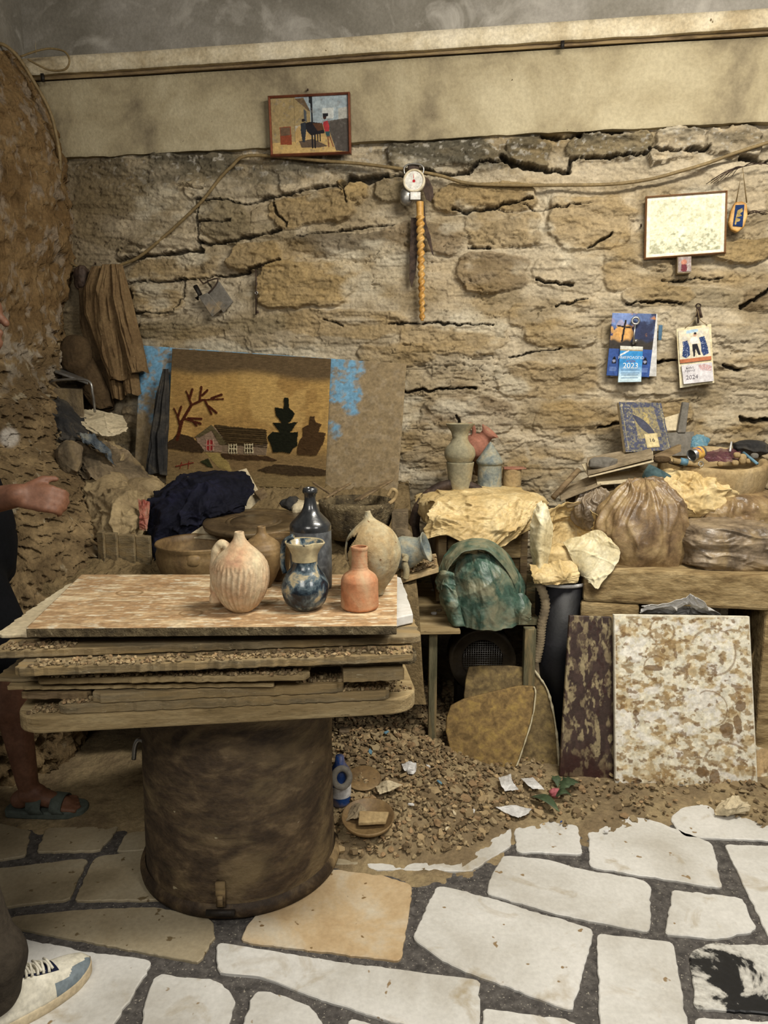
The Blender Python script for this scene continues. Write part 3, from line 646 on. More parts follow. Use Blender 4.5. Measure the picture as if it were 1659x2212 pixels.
boards = [  # name,label,nl,nr,z,t,dep,mat,skew
 ('plank', 'long thin plank directly on the rounded slab, lowest plank of the stack', (122, 1524), (842, 1492), .726, .025, .42, m_board),
 ('plank', 'short plank end poking out at the left just above the rounded slab', (40, 1497), (190, 1497), .748, .018, .4, m_wood),
 ('plank', 'thick mud-caked plank of middling length above the lowest plank', (197, 1500), (745, 1476), .752, .025, .35, m_board),
 ('board', 'thin warped board with its splintered tip at the left of the stack', (12, 1483), (590, 1476), .766, .010, .4, m_board2),
 ('board', 'thin grey board edge sticking out left under the crumb-covered board', (-18, 1468), (330, 1464), .776, .008, .4, m_board),
 ('board', 'clay crumb covered board with rounded right end in the middle of the stack', (76, 1466), (668, 1458), .793, .016, .3, m_board2),
 ('board', 'short box-like board end at the right side of the stack', (742, 1452), (874, 1446), .795, .028, .3, m_board),
 ('board', 'wide board heaped with clay shavings, right end longest of the middle boards', (70, 1446), (903, 1421), .815, .017, .45, m_board3),
 ('plank', 'long rough plank strewn with clay crumbs under the grey wide board', (27, 1444), (897, 1412), .840, .022, .45, m_board),
 ('board', 'wide grey board with round right corners under the two top boards', (-14, 1407), (912, 1374), .864, .020, .53, m_board),
 ('board', 'whitish board with black marks showing left of the top board', (-16, 1371), (450, 1367), .878, .010, .5, m_paper),
 ('board', 'thin dark board right under the top board', (100, 1369), (835, 1361), .890, .010, .42, m_board2),
]
for i, (nm, lb, nl, nr, z_, t_, dep, mt) in enumerate(boards):
    Q = roundcorners(off2(atZ(*nl, z_), atZ(*nr, z_), dep), .022 if i not in (3, 6) else .006, 4)
    slab(nm, Q, t_, mt, label=lb, cat='board', jit=.006, seg=.014, seed=i, bevel=.003, group=None)
# top board: painted with swirls of dried slip
bt = Art(220, 420, 'a58a64', asp=1.6)
bt.c = bt.c*0+L('a98a66'); bt.smear('c4a983', .0, 7, 1, .7, 22, soft=.3); bt.smear('d6c4a2', .12, 9, 2, .8, 34, soft=.3); bt.smear('92714c', .10, 9, 3, .55, 30, soft=.3); bt.smear('ddd2b8', .25, 18, 4, .85, 60, soft=.2)
for (x, y_, r_) in ((.42, .78, .05), (.2, .4, .06), (.62, .55, .05), (.86, .3, .06)):
    d = np.abs(np.hypot((bt.u-x)*1.6, (bt.v-y_)*1)-r_); bt.put(d < .006, '7f6440', a=.7)
bt.noise(.18, 60, 5); tb = thing('board', 'wide tan top board of the stack swirled with dried slip, carrying the pots', 'board', tuple(Vector(atZ(450, 1330, .893))))
TT = [atZ(176, 1241, .9155), atZ(858, 1241, .9155), atZ(857, 1351, .9155), atZ(56, 1357, .9155)]
bt.mk('painted_face', TT, m_art, tb, thick=.002); slab('board_core', [TT[3], TT[2], TT[1], TT[0]], .0215, m_board3, tb, down=(0, 0, -1), bevel=.002).location.z -= .0022
ma = slab('marble_offcut', [atZ(x, y_, .893) for x, y_ in ((790, 1345), (850, 1337), (892, 1326), (884, 1296), (866, 1248), (850, 1240), (790, 1240))], .026, m_marble, label='white marble offcut with chipped edges beside the right end of the top board', cat='stone slab', jit=.004, seg=.02, seed=4)
# clay crumbs on the boards
rk = random.Random(3); bag = Bag()
def crumbs(nl, nr, z_, n, dep=.05, smax=.008):
    A, B, C_, D = off2(atZ(*nl, z_), atZ(*nr, z_), dep)
    for _ in range(n):
        u = rk.random(); v = rk.random()**1.3; p = A.lerp(B, u).lerp(D.lerp(C_, u), .06+v*.94); P, Fc = chipmesh(rk, rk.uniform(.002, smax), rk.uniform(.4, .9))
        R = Matrix.Rotation(rk.uniform(0, 6), 3, 'Z')@Matrix.Rotation(rk.gauss(0, .7), 3, 'X'); c = p+Vector((0, 0, .002)); f_ = rk.uniform(.85, 1.3)
        bag.add([c+R@Vector(q) for q in P], Fc, [x*f_ for x in rk.choice(tn)])
crumbs((90, 1466), (650, 1459), .793, 420); crumbs((80, 1445), (890, 1421), .815, 520, .04); crumbs((60, 1443), (890, 1412), .840, 520, .05); crumbs((0, 1407), (160, 1400), .864, 160, .06)
crumbs((640, 1477), (740, 1474), .752, 90, .07); crumbs((740, 1495), (840, 1491), .726, 120, .07); crumbs((60, 1545), (130, 1540), .700, 90, .06); crumbs((840, 1500), (890, 1490), .700, 60, .08, .006); crumbs((130, 1523), (200, 1520), .726, 60, .05)
bag.mk('clay_crumbs', m_chip, smooth=False, label='crumbs and shavings of dried clay lying on the stacked boards', cat='clay crumbs', kind='stuff')
# ================================================================== pots
def potbag(cx, yb, z_, prof, Rt=None, rb=None, n=64, flute=None, wall=.006, up=1.0, inner=True, dY=0):
    X, Y, Zz = atZ(cx, yb, z_); s_ = mpp(Y+prof[0][0]*.0013, z_); Y = Y+prof[0][0]*s_+dY; s_ = mpp(Y, z_)
    X = (cx-CX)*s_
    P = [(0, 0)]+[(r_*s_, h_*s_*up) for r_, h_ in prof]
    rp, hp = zip(*P); t = np.linspace(0, len(P)-1, (len(P)-1)*5+1)
    # smooth the profile
    pts = smoothpts([Vector((a, 0, b)) for a, b in P[1:]], 5); P2 = [(0, 0)]+[(max(p.x, .0005), p.z) for p in pts]
    if inner:
        top = P2[-1]; inn = [(max(r_-wall, .0004), h_) for r_, h_ in P2[len(P2)//4:]][::-1]; P2 = P2+[(top[0]-wall*.5, top[1]+wall*.3)]+inn+[(0, inn[-1][1])]
    b_ = Bag(); b_.lathe((X, Y, z_+.0008), P2, n, R=Rt, flute=flute); return b_, (X, Y, z_), s_
ZT = .9165
def P3(px, py, Y): return Vector(atY(px, py, Y))
# 1 pink-cream fluted jug
t1 = thing('spouted_jug', 'cream and pink clay jug with fluted lower body and looped handle, leftmost on the boards', 'jug', atZ(520, 1322, ZT))
cut = lambda a, z: (.034*math.sin(a*30+2*math.sin(z*30))*(1 if .01 < z < .115 else 0))+(.022*math.sin(a*40)*(.118 < z < .130))-.012*(abs(z-.134) < .0025)-.012*(abs(z-.142) < .002)+.008*math.sin(z*300+3*math.sin(a*4))*(z > .144)
b_, o1, s_ = potbag(522, 1325, ZT, [(22, 0), (34, 10), (46, 27), (56, 50), (60, 72), (59, 95), (54, 112), (43, 126), (31, 137), (21, 147), (13, 158), (10, 172)], n=180, flute=cut, wall=.003)
m_pinkpot = M('pink_cream_clay', ['b08468', 'b99a78', 'c2ac8c', 'c6b796'], scale=9, rough=.75, bump=.3, bscale=45, lo=.3, hi=.6)
b_.mk('body', m_pinkpot, t1)
hb = Bag(); hp = smoothpts([P3(497, 1190, o1[1]), P3(484, 1176, o1[1]), P3(472, 1180, o1[1]), P3(465, 1200, o1[1]), P3(463, 1235, o1[1]), P3(464, 1270, o1[1]), (P3(466, 1300, o1[1]))], 6)
hb.tube(hp, [.012+.003*math.sin(i*.9)*(.3)+(.004 if i > len(hp)-5 else 0) for i in range(len(hp))], 12).mk('handle', m_pinkpot, t1)
# 2 brown jug behind
t2 = thing('spouted_jug', 'brown clay jug with narrow neck half hidden behind the pink jug', 'jug', atZ(568, 1272, ZT))
potbag(568, 1272, ZT, [(16, 0), (27, 18), (38, 45), (43, 70), (42, 85), (37, 96), (29, 103), (20, 109), (11, 118), (9, 132)], wall=.003, flute=lambda a, z: .01*math.sin(z*500))[0].mk('body', m_clayd, t2)
# 3 footed bowl
b_, o3, s_ = potbag(606, 1256, ZT, [(22, 0), (19, 12), (21, 40), (28, 62), (33, 82), (34, 96)]); b_.mk('footed_cup', m_clayd, label='brown footed cup with open mouth between the brown jug and the dark bottle', cat='cup')
# 4 glazed pitcher
m_pitch = M('blue_white_glaze', ['161b22', '26333d', '56646a', 'a3977a'], scale=24, rough=.25, bump=.12, bscale=40, coat=.4, lo=.38, hi=.60, speck='a99c7c', sscale=22, sth=.66)
t4 = thing('pitcher', 'glossy dark blue and cream glazed pitcher with a pinched rim, front middle pot', 'pitcher', atZ(660, 1322, ZT))
def spout(a, z):
    if z < .13: return 0
    t = (z-.13)/.05; d1 = (a-(-PI*.28)+PI) % (2*PI)-PI; return t*(-.22*math.exp(-(d1/.28)**2)+.12*math.exp(-((d1-.55)/.3)**2)+.10*math.exp(-((abs(d1)-PI)/.5)**2))
b_, o4, s_ = potbag(660, 1322, ZT, [(27, 0), (42, 14), (51, 40), (50, 56), (42, 74), (30, 92), (26, 108), (27, 120), (33, 134), (41, 146)], n=96, flute=spout, wall=.004)
b_.mk('body', m_pitch, t4)
m_rimc = M('cream_glaze', ['a79a78', 'b3a684'], scale=12, rough=.35, bump=.1, coat=.3, speck='2a2f33', sscale=30, sth=.66)
zb = ZT; Bag().lathe((o4[0], o4[1], zb), [(r_*s_, h_*s_) for r_, h_ in ((27.2, 106), (27.9, 120), (33.9, 134), (41.9, 146.5), (40.5, 148.5), (38, 147))], 96, flute=spout).mk('rim', m_rimc, t4, label='cream glazed rim')
Bag().tube(smoothpts([(o4[0]-.03, o4[1]+.01, ZT+.19), (o4[0]-.055, o4[1]+.02, ZT+.17), (o4[0]-.06, o4[1]+.02, ZT+.12), (o4[0]-.055, o4[1]+.02, ZT+.09)], 6), .007).mk('handle', m_pitch, t4)
# 5 dark bottle
t5 = thing('bottle', 'tall dark grey stoneware bottle with glossy black shoulder and narrow neck', 'bottle', atZ(673, 1278, ZT))
b_, o5, s5 = potbag(673, 1279, ZT, [(42, 0), (44, 4), (44.5, 60), (44, 128)], n=72, inner=False); b_.mk('body', m_greyb, t5)
Bag().lathe((o5[0], o5[1], ZT), [(r_*s5, h_*s5) for r_, h_ in ((44.3, 126), (44.5, 134), (42.5, 140), (37, 147), (28, 156), (20, 165), (15.5, 174), (13, 184), (12, 194), (12.5, 203), (15.5, 205), (16.5, 209), (15.5, 212), (14.5, 216), (12, 217), (9, 216), (8.5, 200), (8, 160), (0, 158))], 72, flute=lambda a, z: .05*math.sin(a*5+1)*(z > .305)).mk('glazed_neck', m_glaze, t5, label='glossy black glazed shoulder and neck')
# 6 orange bottle
t6 = thing('bottle', 'small orange terracotta bottle with ribbed neck standing front right on the boards', 'bottle', atZ(776, 1323, ZT))
b_, o6, s_ = potbag(777, 1324, ZT, [(37, 0), (40, 3), (41, 8), (40.5, 30), (40, 56), (39, 64), (34, 73), (25, 80), (19, 86), (17.5, 94), (17, 110), (17, 124), (18.5, 130), (18, 134)], wall=.004, flute=lambda a, z: .02*math.sin(z*900)*(.105 < z < .14)); b_.mk('body', m_terra, t6)
# 7 broken jug, leaning slightly
Rt = Matrix.Rotation(math.radians(-7), 3, 'Y')
m_brk = M('patinated_clay', ['8b7552', 'a08a64', 'ab9f80', '8f9c93'], scale=8, rough=.75, bump=.4, bscale=40, lo=.3, hi=.66, speck='6a4b2c', sscale=50, sth=.68)
t7 = thing('broken_jug', 'tan egg-shaped jug with a pointed top and a broken-open hole in its left side', 'jug', atZ(815, 1280, ZT))
b_, o7, s_ = potbag(817, 1288, ZT, [(12, 0), (19, 14), (34, 32), (50, 55), (59, 80), (60.5, 98), (57, 118), (48, 136), (34, 150), (21, 160), (12, 168), (7, 178), (6, 184)], Rt=Rt, n=120, inner=False)
hole = [(733, 1215), (738, 1180), (752, 1160), (775, 1150), (768, 1166), (757, 1182), (751, 1200), (755, 1215), (757, 1230), (750, 1240), (738, 1235)]
V = np.array(b_.v); hx, hy = proj(V[:, 0], V[:, 1], V[:, 2]); hx = hx+2.5*vn(hx/5, hy/5, s=4); ih = inpoly(hx, hy, hole)&(V[:, 1] < o7[1]+.012); b_.f = [f for f in b_.f if not all(ih[i] for i in f)]
bj_ = b_.mk('body', [m_brk, m_dkcloth], t7, solid=.006); bj_.modifiers['solid'].material_offset = 1; bj_.modifiers['solid'].offset = -1
# ================================================================== earth bank and pillar at the left
prof_ = [(8, 92, 3.95), (40, 122, 3.95), (80, 215, 3.9), (114, 330, 3.88), (120, 500, 3.85), (112, 700, 3.8), (100, 820, 3.65), (92, 870, 3.5), (112, 950, 3.4), (150, 1020, 3.28), (182, 1110, 3.14), (205, 1200, 3.02), (212, 1330, 2.92), (185, 1520, 2.88), (140, 1700, 2.85)]
PP = smoothpts([P3(*p) for p in prof_], 26); n_ = 420; TH = np.linspace(-.25, PI*.62, n_)
pz = np.array([[p.x, p.y, p.z] for p in PP]); T_, J = np.meshgrid(TH, np.arange(len(PP)))
ry = np.interp(pz[:, 2], [0, 1, 1.5, 2, 3], [.45, .42, .45, .5, .5])[:, None]; rx = np.interp(pz[:, 2], [0, 1, 1.5, 3], [.75, .7, .5, .4])[:, None]
X = pz[:, 0][:, None]-rx+rx*np.cos(T_); Y = pz[:, 1][:, None]+.05-ry*np.sin(T_); Zz = pz[:, 2][:, None]+0*T_
am = np.interp(Zz, [0, 1.35, 1.6, 3], [.05, .05, .034, .030])
cl = fbm(X*26, Y*26, Zz*26, o=4, s=100, ridge=True); bgn = fbm(X*4, Y*4, Zz*4, o=3, s=101)
dd = am*cl+.05*bgn+.007*fbm(X*70, Y*70, Zz*70, o=2, s=105); X = X+dd*np.cos(T_); Y = Y-dd*np.sin(T_); Zz = Zz-.4*dd
c = mixc(np.zeros(X.shape+(3,))+L('66543a'), L('8a7554'), sst(-.2, .5, fbm(X*12, Y*12, Zz*12, o=4, s=102)))
wf = sst(.16, .24, fbm(X*24, Y*24, Zz*11, o=5, s=103))*sst(1.3, 1.75, Zz); c = mixc(c, L('9a9284'), wf*.8)
wf = sst(.42, .5, fbm(X*25, Y*25, Zz*25, o=3, s=104)); c = mixc(c, L('aea48c'), wf*.5)
c = mixc(c, L('6b4e28'), sst(1.5, 1.9, Zz)*.5)
c = mixc(c, L('b5aea4'), sst(26, 15, np.hypot(*(np.array(proj(X, Y, Zz))-np.array([20, 945])[:, None, None])))*.9)
mk('earth_pillar', np.stack([X, Y, Zz], -1).reshape(-1, 3), gridF(len(PP), n_), m_earth, col=np.clip(c, 0, 1).reshape(-1, 3), label='crumbling brown clay pillar and bank caked with clods at the left wall', cat='clay bank')
# clay bench below the tapestry
gx, gy = np.meshgrid(np.linspace(-1.45, .16, 330), np.linspace(2.72, 3.86, 210))
gz = np.interp(gy, [2.72, 3.0, 3.3, 3.6, 3.9], [.74, .80, .87, .98, 1.0])+.03*fbm(gx*6, gy*6, o=4, s=110)+.018*fbm(gx*24, gy*24, o=3, s=111, ridge=True)
skirt = np.minimum(sst(2.72, 2.76, gy), sst(.16, .12, gx)); gy = np.minimum(gy, WD-WT*gx-.012); gz = .3+(gz-.3)*skirt
mk('clay_bench', np.stack([gx, gy, gz], -1).reshape(-1, 3), gridF(210, 330), m_earth, col=np.zeros((210*330, 3))+L('7a6849'), label='low clay-covered bench along the wall under the tapestry', cat='clay bench')
# ================================================================== blue board, tapestry
bb = Art(150, 260, '8c7a5c', 1.7)
kb = sst(.02, .22, .55-bb.v*1.1+.5*fbm(bb.u*12, bb.v*8, o=5, s=5)-np.abs(bb.u-.8)*.0-sst(.8, .95, bb.u)*1.2)*(1)
bb.c = mixc(bb.c, L('6f9cba'), np.clip(kb, 0, 1)); bb.smear('94846a', .05, 30, 9, .75, soft=.3); bb.smear('75654a', .3, 30, 8, .6); bb.noise(.12, 80, 3)
bb.mk('blue_board', [onW(303, 746, .03), onW(878, 786, .03), onW(858, 1068, .11), onW(288, 1050, .11)], m_art, thick=.006, label='large sky-blue panel dusted with clay leaning on the wall behind the tapestry', cat='board')
tp = Art(280, 350, 'b59257', 1.26)
tp.smear('9c7a48', .0, 3, 1, .7); tp.smear('c09e62', .15, 3, 2, .7)
k = sst(.2, .12, tp.v-.02*np.sin(tp.u*9)); tp.c = mixc(tp.c, L('66543c'), k); tp.c = mixc(tp.c, L('6f5c42'), sst(.62, .8, tp.v)*.8)
tp.c = mixc(tp.c, L('84724f'), sst(.84, .95, tp.v)*.7)
cx_ = lambda x, y: ((x-172)/(1135-172)*.995+(y-90)*.00002, (y-90)/(900-90)*.93)   # from the close view
def TP(*q): return [((x-(200-.045*(y-90)))/(935.), (y-(92+.066*(x-200)))/(830.)) for x, y in q]
tp.poly(TP((345, 640), (440, 565), (530, 640), (500, 735), (370, 725)), '8a7360', .004)
tp.poly(TP((455, 563), (760, 600), (775, 690), (535, 690)), '4d3d26', .007, wob=.006); tp.poly(TP((335, 640), (440, 562), (540, 690), (490, 690), (440, 600), (370, 640)), '5d5238', .007)
tp.poly(TP((500, 690), (770, 690), (760, 760), (495, 745)), '7d6a55', .003)
for i in range(9):
    y_ = 580+i*13; tp.line(TP((470+i*7, y_), (600+i*5, y_+10+5*(i % 2)), (765, y_+26)), .003, '2f2414', .009)
tp.circ(*TP((430, 690))[0], .034, '8a2f2c', .042, h=.006)
for gx_ in (410, 430, 450): tp.line(TP((gx_, 655), (gx_, 725)), .0035, 'b08a78', .008)
tp.line(TP((400, 690), (460, 690)), .0035, 'b08a78', .008)
for bx in (543, 637):
    tp.poly(TP((bx, 690), (bx+46, 690), (bx+44, 745), (bx, 742)), '3a2e1f', .003)
    for q in (0, 15, 30, 46): tp.line(TP((bx+q, 688), (bx+q, 745)), .0035, 'cbbd9a', .008)
    for q in (692, 715, 740): tp.line(TP((bx, q), (bx+46, q+2)), .003, 'cbbd9a', .008)
tree = TP((868, 402), (892, 402), (895, 460), (930, 500), (905, 545), (885, 560), (945, 555), (915, 600), (900, 620), (945, 615), (940, 700), (900, 750), (800, 740), (770, 640), (800, 615), (840, 620), (800, 555), (850, 560), (815, 500), (812, 460), (862, 470)); tp.poly(tree, '1b1c12', .008, wob=.006)
tp.poly(TP((1015, 520), (1042, 520), (1045, 560), (1080, 570), (1065, 620), (1105, 625), (1090, 700), (1050, 770), (940, 760), (940, 700), (975, 640), (970, 590), (1010, 570)), '46331f', .008, wob=.008)
tp.poly(TP((172, 670), (240, 610), (330, 640), (400, 720), (380, 735), (172, 705)), '3f3020', .007, wob=.008); tp.poly(TP((495, 745), (760, 765), (830, 790), (800, 800), (500, 775)), '43311f', .006, wob=.008)
tp.poly(TP((710, 850), (800, 820), (950, 830), (1110, 860), (1105, 900), (900, 890), (760, 870)), '423423', .006, wob=.008); tp.poly(TP((370, 790), (420, 770), (450, 830), (420, 825)), '30321d', .006)
tp.poly(TP((400, 735), (480, 740), (540, 800), (560, 860), (480, 830)), '97834f', .001)
for P_ in (((235, 650), (262, 540), (320, 440), (385, 410), (510, 405)), ((320, 440), (300, 380), (288, 355)), ((310, 400), (325, 345)), ((370, 405), (380, 330)), ((385, 380), (415, 350)), ((440, 400), (500, 378)), ((400, 410), (440, 495)), ((425, 450), (470, 490)), ((280, 525), (375, 555)), ((300, 520), (380, 525)), ((320, 530), (350, 565)), ((250, 560), (235, 500), (215, 460)), ((240, 510), (258, 450))):
    tp.line(TP(*P_), .009 if len(P_) < 4 else .014, '4a2415', .008, w2=.006)
tp.line(TP((225, 815), (330, 795)), .004, '7a2d22', .006); tp.line(TP((250, 830), (262, 790)), .003, '7a2d22', .006); tp.line(TP((300, 830), (305, 785)), .003, '7a2d22', .006)
tp.h = tp.h+.0016*fbm(tp.u*70, tp.v*120, o=2, s=9)*(tp.h > .001); tp.noise(.10, 90, 7, 60)
tp.mk('tapestry', [onW(372, 753, .07), onW(714, 775, .07), onW(701, 1056, .18), onW(358, 1045, .18)], m_yarn, thick=.012, label='ochre woven tapestry of a bare tree, cottage and fir trees leaning against the blue panel', cat='tapestry')
hang('tarp_strip', [(*onW(358, 797, .12), .012, .01), (*onW(352, 850, .13), .03, .02), (*onW(346, 930, .15), .042, .028), (*onW(341, 1024, .17), .055, .035)], m_ragd, folds=5, fa=.35, label='dark grey folded plastic strip hanging at the left edge of the tapestry', cat='plastic sheet')
# ================================================================== hanging jacket and things in the corner
jk = thing('jacket', 'dusty brown jacket hanging by its shoulder from a nail in the left corner', 'jacket', onW(240, 860, .1))
mw = mpp(3.85, 1.8)
def H_(rows, dep, off=.08): return [(*onW(x, y_, off), hw*mw, dep*(.5 if i == 0 else 1)) for i, (x, y_, hw) in enumerate(rows)]
hang('body', H_([(214, 576, 16), (206, 620, 26), (208, 680, 24), (225, 740, 20), (246, 800, 16), (256, 862, 13)], .03), m_jacket, jk, folds=3, fa=.3, seed=1)
hang('sleeve', H_([(236, 572, 14), (232, 630, 26), (238, 700, 30), (252, 770, 28), (259, 820, 21)], .045, .11), m_jacket, jk, folds=2, fa=.26, seed=2)
hang('sleeve', H_([(251, 572, 13), (262, 640, 20), (278, 710, 21), (293, 770, 23), (301, 804, 21)], .045, .11), m_jacket, jk, folds=2, fa=.26, seed=5)
hang('hem', H_([(272, 770, 14), (282, 810, 17), (288, 852, 17)], .03, .09), m_jacket, jk, folds=4, seed=7)
hang('cloth_bundle', H_([(188, 610, 20), (205, 700, 32), (222, 790, 32), (226, 885, 22)], .03, .05), m_dkcloth, folds=3, seed=8, label='dark brown cloth hanging behind the jacket', cat='cloth')
blob('bolster', onW(165, 765, .12), (.075, .06, .09), m_dkcloth, seed=4, amp=.004, freq=8, sq=2.4, label='brown rounded cloth bundle hanging left of the jacket', cat='bundle')
hang('rolled_cloth', H_([(160, 745, 26), (182, 800, 36), (208, 850, 30), (222, 880, 22)], .05, .1), m_dkcloth, folds=2, fa=.06, seed=9, label='brown rolled cloth sagging under the rounded bundle', cat='cloth')
slab('ledge_block', [onW(110, 838, .32), onW(178, 842, .32), onW(178, 835, .02), onW(115, 832, .02)], .2, m_rag, label='clay-caked block ledge in the left corner under the rolled cloth', cat='block', jit=.006)
slab('metal_tray', [onW(118, 800, .3), onW(190, 826, .28), onW(192, 818, .1), onW(130, 793, .1)], .012, m_steel, label='bent grey metal tray on the ledge in the left corner', cat='tray', jit=.003)
Bag().tube(smoothpts([onW(x, y_, o_) for x, y_, o_ in ((62, 812, .3), (75, 830, .3), (100, 834, .3), (120, 822, .32), (188, 822, .33), (200, 850, .33), (205, 890, .3))], 6), .006).mk('bent_pipe', m_steel, label='thin bent grey pipe under the metal tray', cat='pipe')
# rags on the bank
def pr(*rows): return [[P3(*p) for p in r] for r in rows]
patch('clay_rag', pr([(180, 955, 3.6), (235, 960, 3.6), (300, 1010, 3.62), (350, 1050, 3.6)], [(175, 1030, 3.4), (235, 1030, 3.36), (300, 1060, 3.4), (350, 1085, 3.4)], [(188, 1090, 3.2), (240, 1095, 3.1), (290, 1110, 3.1), (332, 1130, 3.22)], [(205, 1165, 3.12), (245, 1200, 3.02), (285, 1180, 3.02), (322, 1168, 3.1)]), m_ragc, amp=.028, freq=7, n=130, seed=2, edge=.1, label='large sheet of clay-soaked cloth draped over the bank left of the navy cloth', cat='rag')
patch('dark_rag', pr([(80, 860, 3.62), (120, 870, 3.66), (180, 900, 3.7)], [(90, 900, 3.5), (140, 920, 3.5), (205, 950, 3.55)], [(130, 955, 3.42), (170, 960, 3.4), (225, 985, 3.5)]), m_ragd, amp=.03, freq=8, n=110, seed=5, edge=.12, label='black crumpled rag heaped on top of the clay bank', cat='rag')
patch('ribbed_cloth', pr([(150, 888, 3.72), (200, 885, 3.75), (265, 900, 3.75)], [(175, 915, 3.62), (225, 920, 3.6), (275, 925, 3.62)], [(200, 935, 3.58), (235, 945, 3.55), (270, 935, 3.58)]), m_paper, amp=.012, freq=8, n=90, seed=6, edge=.1, label='pale ribbed cloth scrap lying beside the black rag', cat='rag')
patch('twisted_rag', pr([(120, 940, 3.44), (200, 950, 3.5), (290, 985, 3.6)], [(130, 985, 3.36), (200, 990, 3.38), (320, 1040, 3.5)], [(150, 1020, 3.35), (210, 1040, 3.3), (310, 1070, 3.45)]), m_rag, amp=.035, freq=8, n=120, seed=7, edge=.15, label='twisted brown rag below the black rag on the clay bank', cat='rag')
patch('blue_grey_rag', pr([(165, 935, 3.4), (200, 945, 3.4), (235, 975, 3.42)], [(180, 960, 3.33), (210, 975, 3.32), (250, 1005, 3.38)]), M('blue_grey_rag', ['2b333b', '535a5f', '78776c'], scale=14, rough=.8, bump=.4), amp=.02, freq=11, n=80, seed=9, edge=.1, label='small blue-grey rag in the middle of the brown rags', cat='rag')
blob('dark_bundle', P3(150, 990, 3.3), (.05, .045, .07), m_rag, seed=12, amp=.012, label='small dark brown bundle stuck on the clay bank', cat='bundle')
blob('clay_lump', P3(315, 1060, 3.4), (.08, .07, .06), m_ragc, seed=13, amp=.01, label='rounded clay lump left of the navy cloth', cat='clay lump')
patch('red_plastic_scrap', pr([(298, 1080, 3.1), (325, 1085, 3.1)], [(302, 1115, 3.05), (322, 1118, 3.05)], [(300, 1140, 3.03), (318, 1150, 3.03)]), M('dusty_red_plastic', ['7d3a30', '96604f', '8d7a5f'], scale=16, rough=.5), amp=.012, freq=14, n=60, seed=3, edge=.1, label='dusty red plastic scrap left of the navy cloth', cat='plastic scrap')
for i, (x0, x1, lb) in enumerate(((208, 222, 'leftmost of the upright mud-caked planks under the clay rags'), (226, 250, 'second upright mud-caked plank from the clay bank'), (254, 288, 'widest upright mud-caked plank left of the big basin'), (292, 322, 'upright mud-caked plank beside the big basin'))):
    a, b2 = P3(x0, 1150+i*3, 2.98), P3(x1, 1150+i*3, 2.96); slab('upright_plank', [a, b2, b2-Vector((0, 0, .5)), a-Vector((0, 0, .5))], .03, m_board, down=(0, 1, 0), label=lb, cat='plank', jit=.003)
# ================================================================== middle: wheel head, basins, navy cloth
patch('navy_cloth', pr([(335, 1085, 3.32), (392, 1040, 3.36), (460, 1022, 3.38), (535, 1030, 3.36)], [(320, 1115, 3.16), (385, 1062, 3.14), (462, 1048, 3.16), (550, 1060, 3.24)], [(320, 1155, 3.06), (388, 1112, 3.0), (452, 1102, 3.04), (532, 1088, 3.14)], [(338, 1215, 3.0), (388, 1168, 3.0), (442, 1142, 3.06), (515, 1104, 3.18)]), m_navy, amp=.034, freq=8, n=130, seed=3, edge=.05, label='dark navy cloth spattered with clay, bunched left of the potter wheel', cat='cloth')
slab('cream_board', [P3(478, 1028, 3.42), P3(532, 1012, 3.42), P3(566, 1075, 3.30), P3(540, 1100, 3.28), P3(470, 1100, 3.28)], .006, m_paper, down=(0, 1, .2), label='cream card sticking up behind the navy cloth', cat='card')
slab('paper_sheet', [P3(400, 1160, 2.98), P3(445, 1130, 3.02), P3(500, 1134, 3.05), P3(470, 1165, 2.98)], .004, m_paper, label='cream paper sheet under the rim of the potter wheel', cat='paper')
wc = P3(548, 1127, 3.0)
wh = thing('potter_wheel', 'dark round potter wheel head with turned grooves behind the jugs', 'potter wheel', (wc.x, wc.y, .8))
Rw = Matrix.Rotation(math.radians(4.5), 3, 'X')
Bag().lathe(wc, [(0, -.02), (.17, -.022), (.196, -.014), (.2, 0), (.197, .006), (.18, .006), (.118, .005), (.116, .002), (.11, .002), (.108, .006), (.1, .005), (.098, .002), (.092, .002), (.09, .007), (.05, .0075), (0, .0075)], 90, R=Rw).mk('wheel_head', m_wheel, wh)
Bag().tube([wc-Vector((0, 0, .02)), (wc.x, wc.y, .78)], .03, 16).mk('shaft', m_dark, wh)
bc = P3(432, 1172, 2.84)
bs = thing('big_basin', 'big brown glazed basin with wide open mouth behind the left end of the boards', 'basin', (bc.x, bc.y, .76))
Bag().lathe((bc.x, bc.y, bc.z), [(0, -.145), (.12, -.145), (.145, -.12), (.163, -.07), (.166, -.035), (.158, -.012), (.168, 0), (.165, .006), (.155, .002), (.15, -.02), (.15, -.07), (.13, -.11), (0, -.125)], 80, flute=lambda a, z: .006*math.sin(a*3)).mk('bowl', m_clayd, bs)
kc = P3(418, 1212, 2.69); blob('lug', kc, (.026, .018, .022), m_clayd, seed=1, amp=.004, n=40, m=30, parent=bs)
rb_ = P3(770, 1082, 3.1)
cb = thing('clay_tub', 'rough mud-caked tub with scraps of wood, behind the dark bottle', 'tub', (rb_.x, rb_.y, .8))
Bag().lathe((rb_.x, rb_.y, rb_.z), [(0, -.15), (.11, -.15), (.14, -.09), (.152, -.02), (.156, 0), (.148, .004), (.142, -.01), (.135, -.03), (0, -.035)], 110, flute=lambda a, z: .05*float(fbm(math.cos(a)*6, math.sin(a)*6, z*40, o=3, s=5))).mk('shell', m_board3, cb)
Bag().tube(smoothpts([P3(838, 1072, 3.05), P3(846, 1058, 3.05), P3(856, 1062, 3.05), P3(852, 1078, 3.05), P3(840, 1088, 3.03)], 5), .008).mk('handle', m_clay, cb)
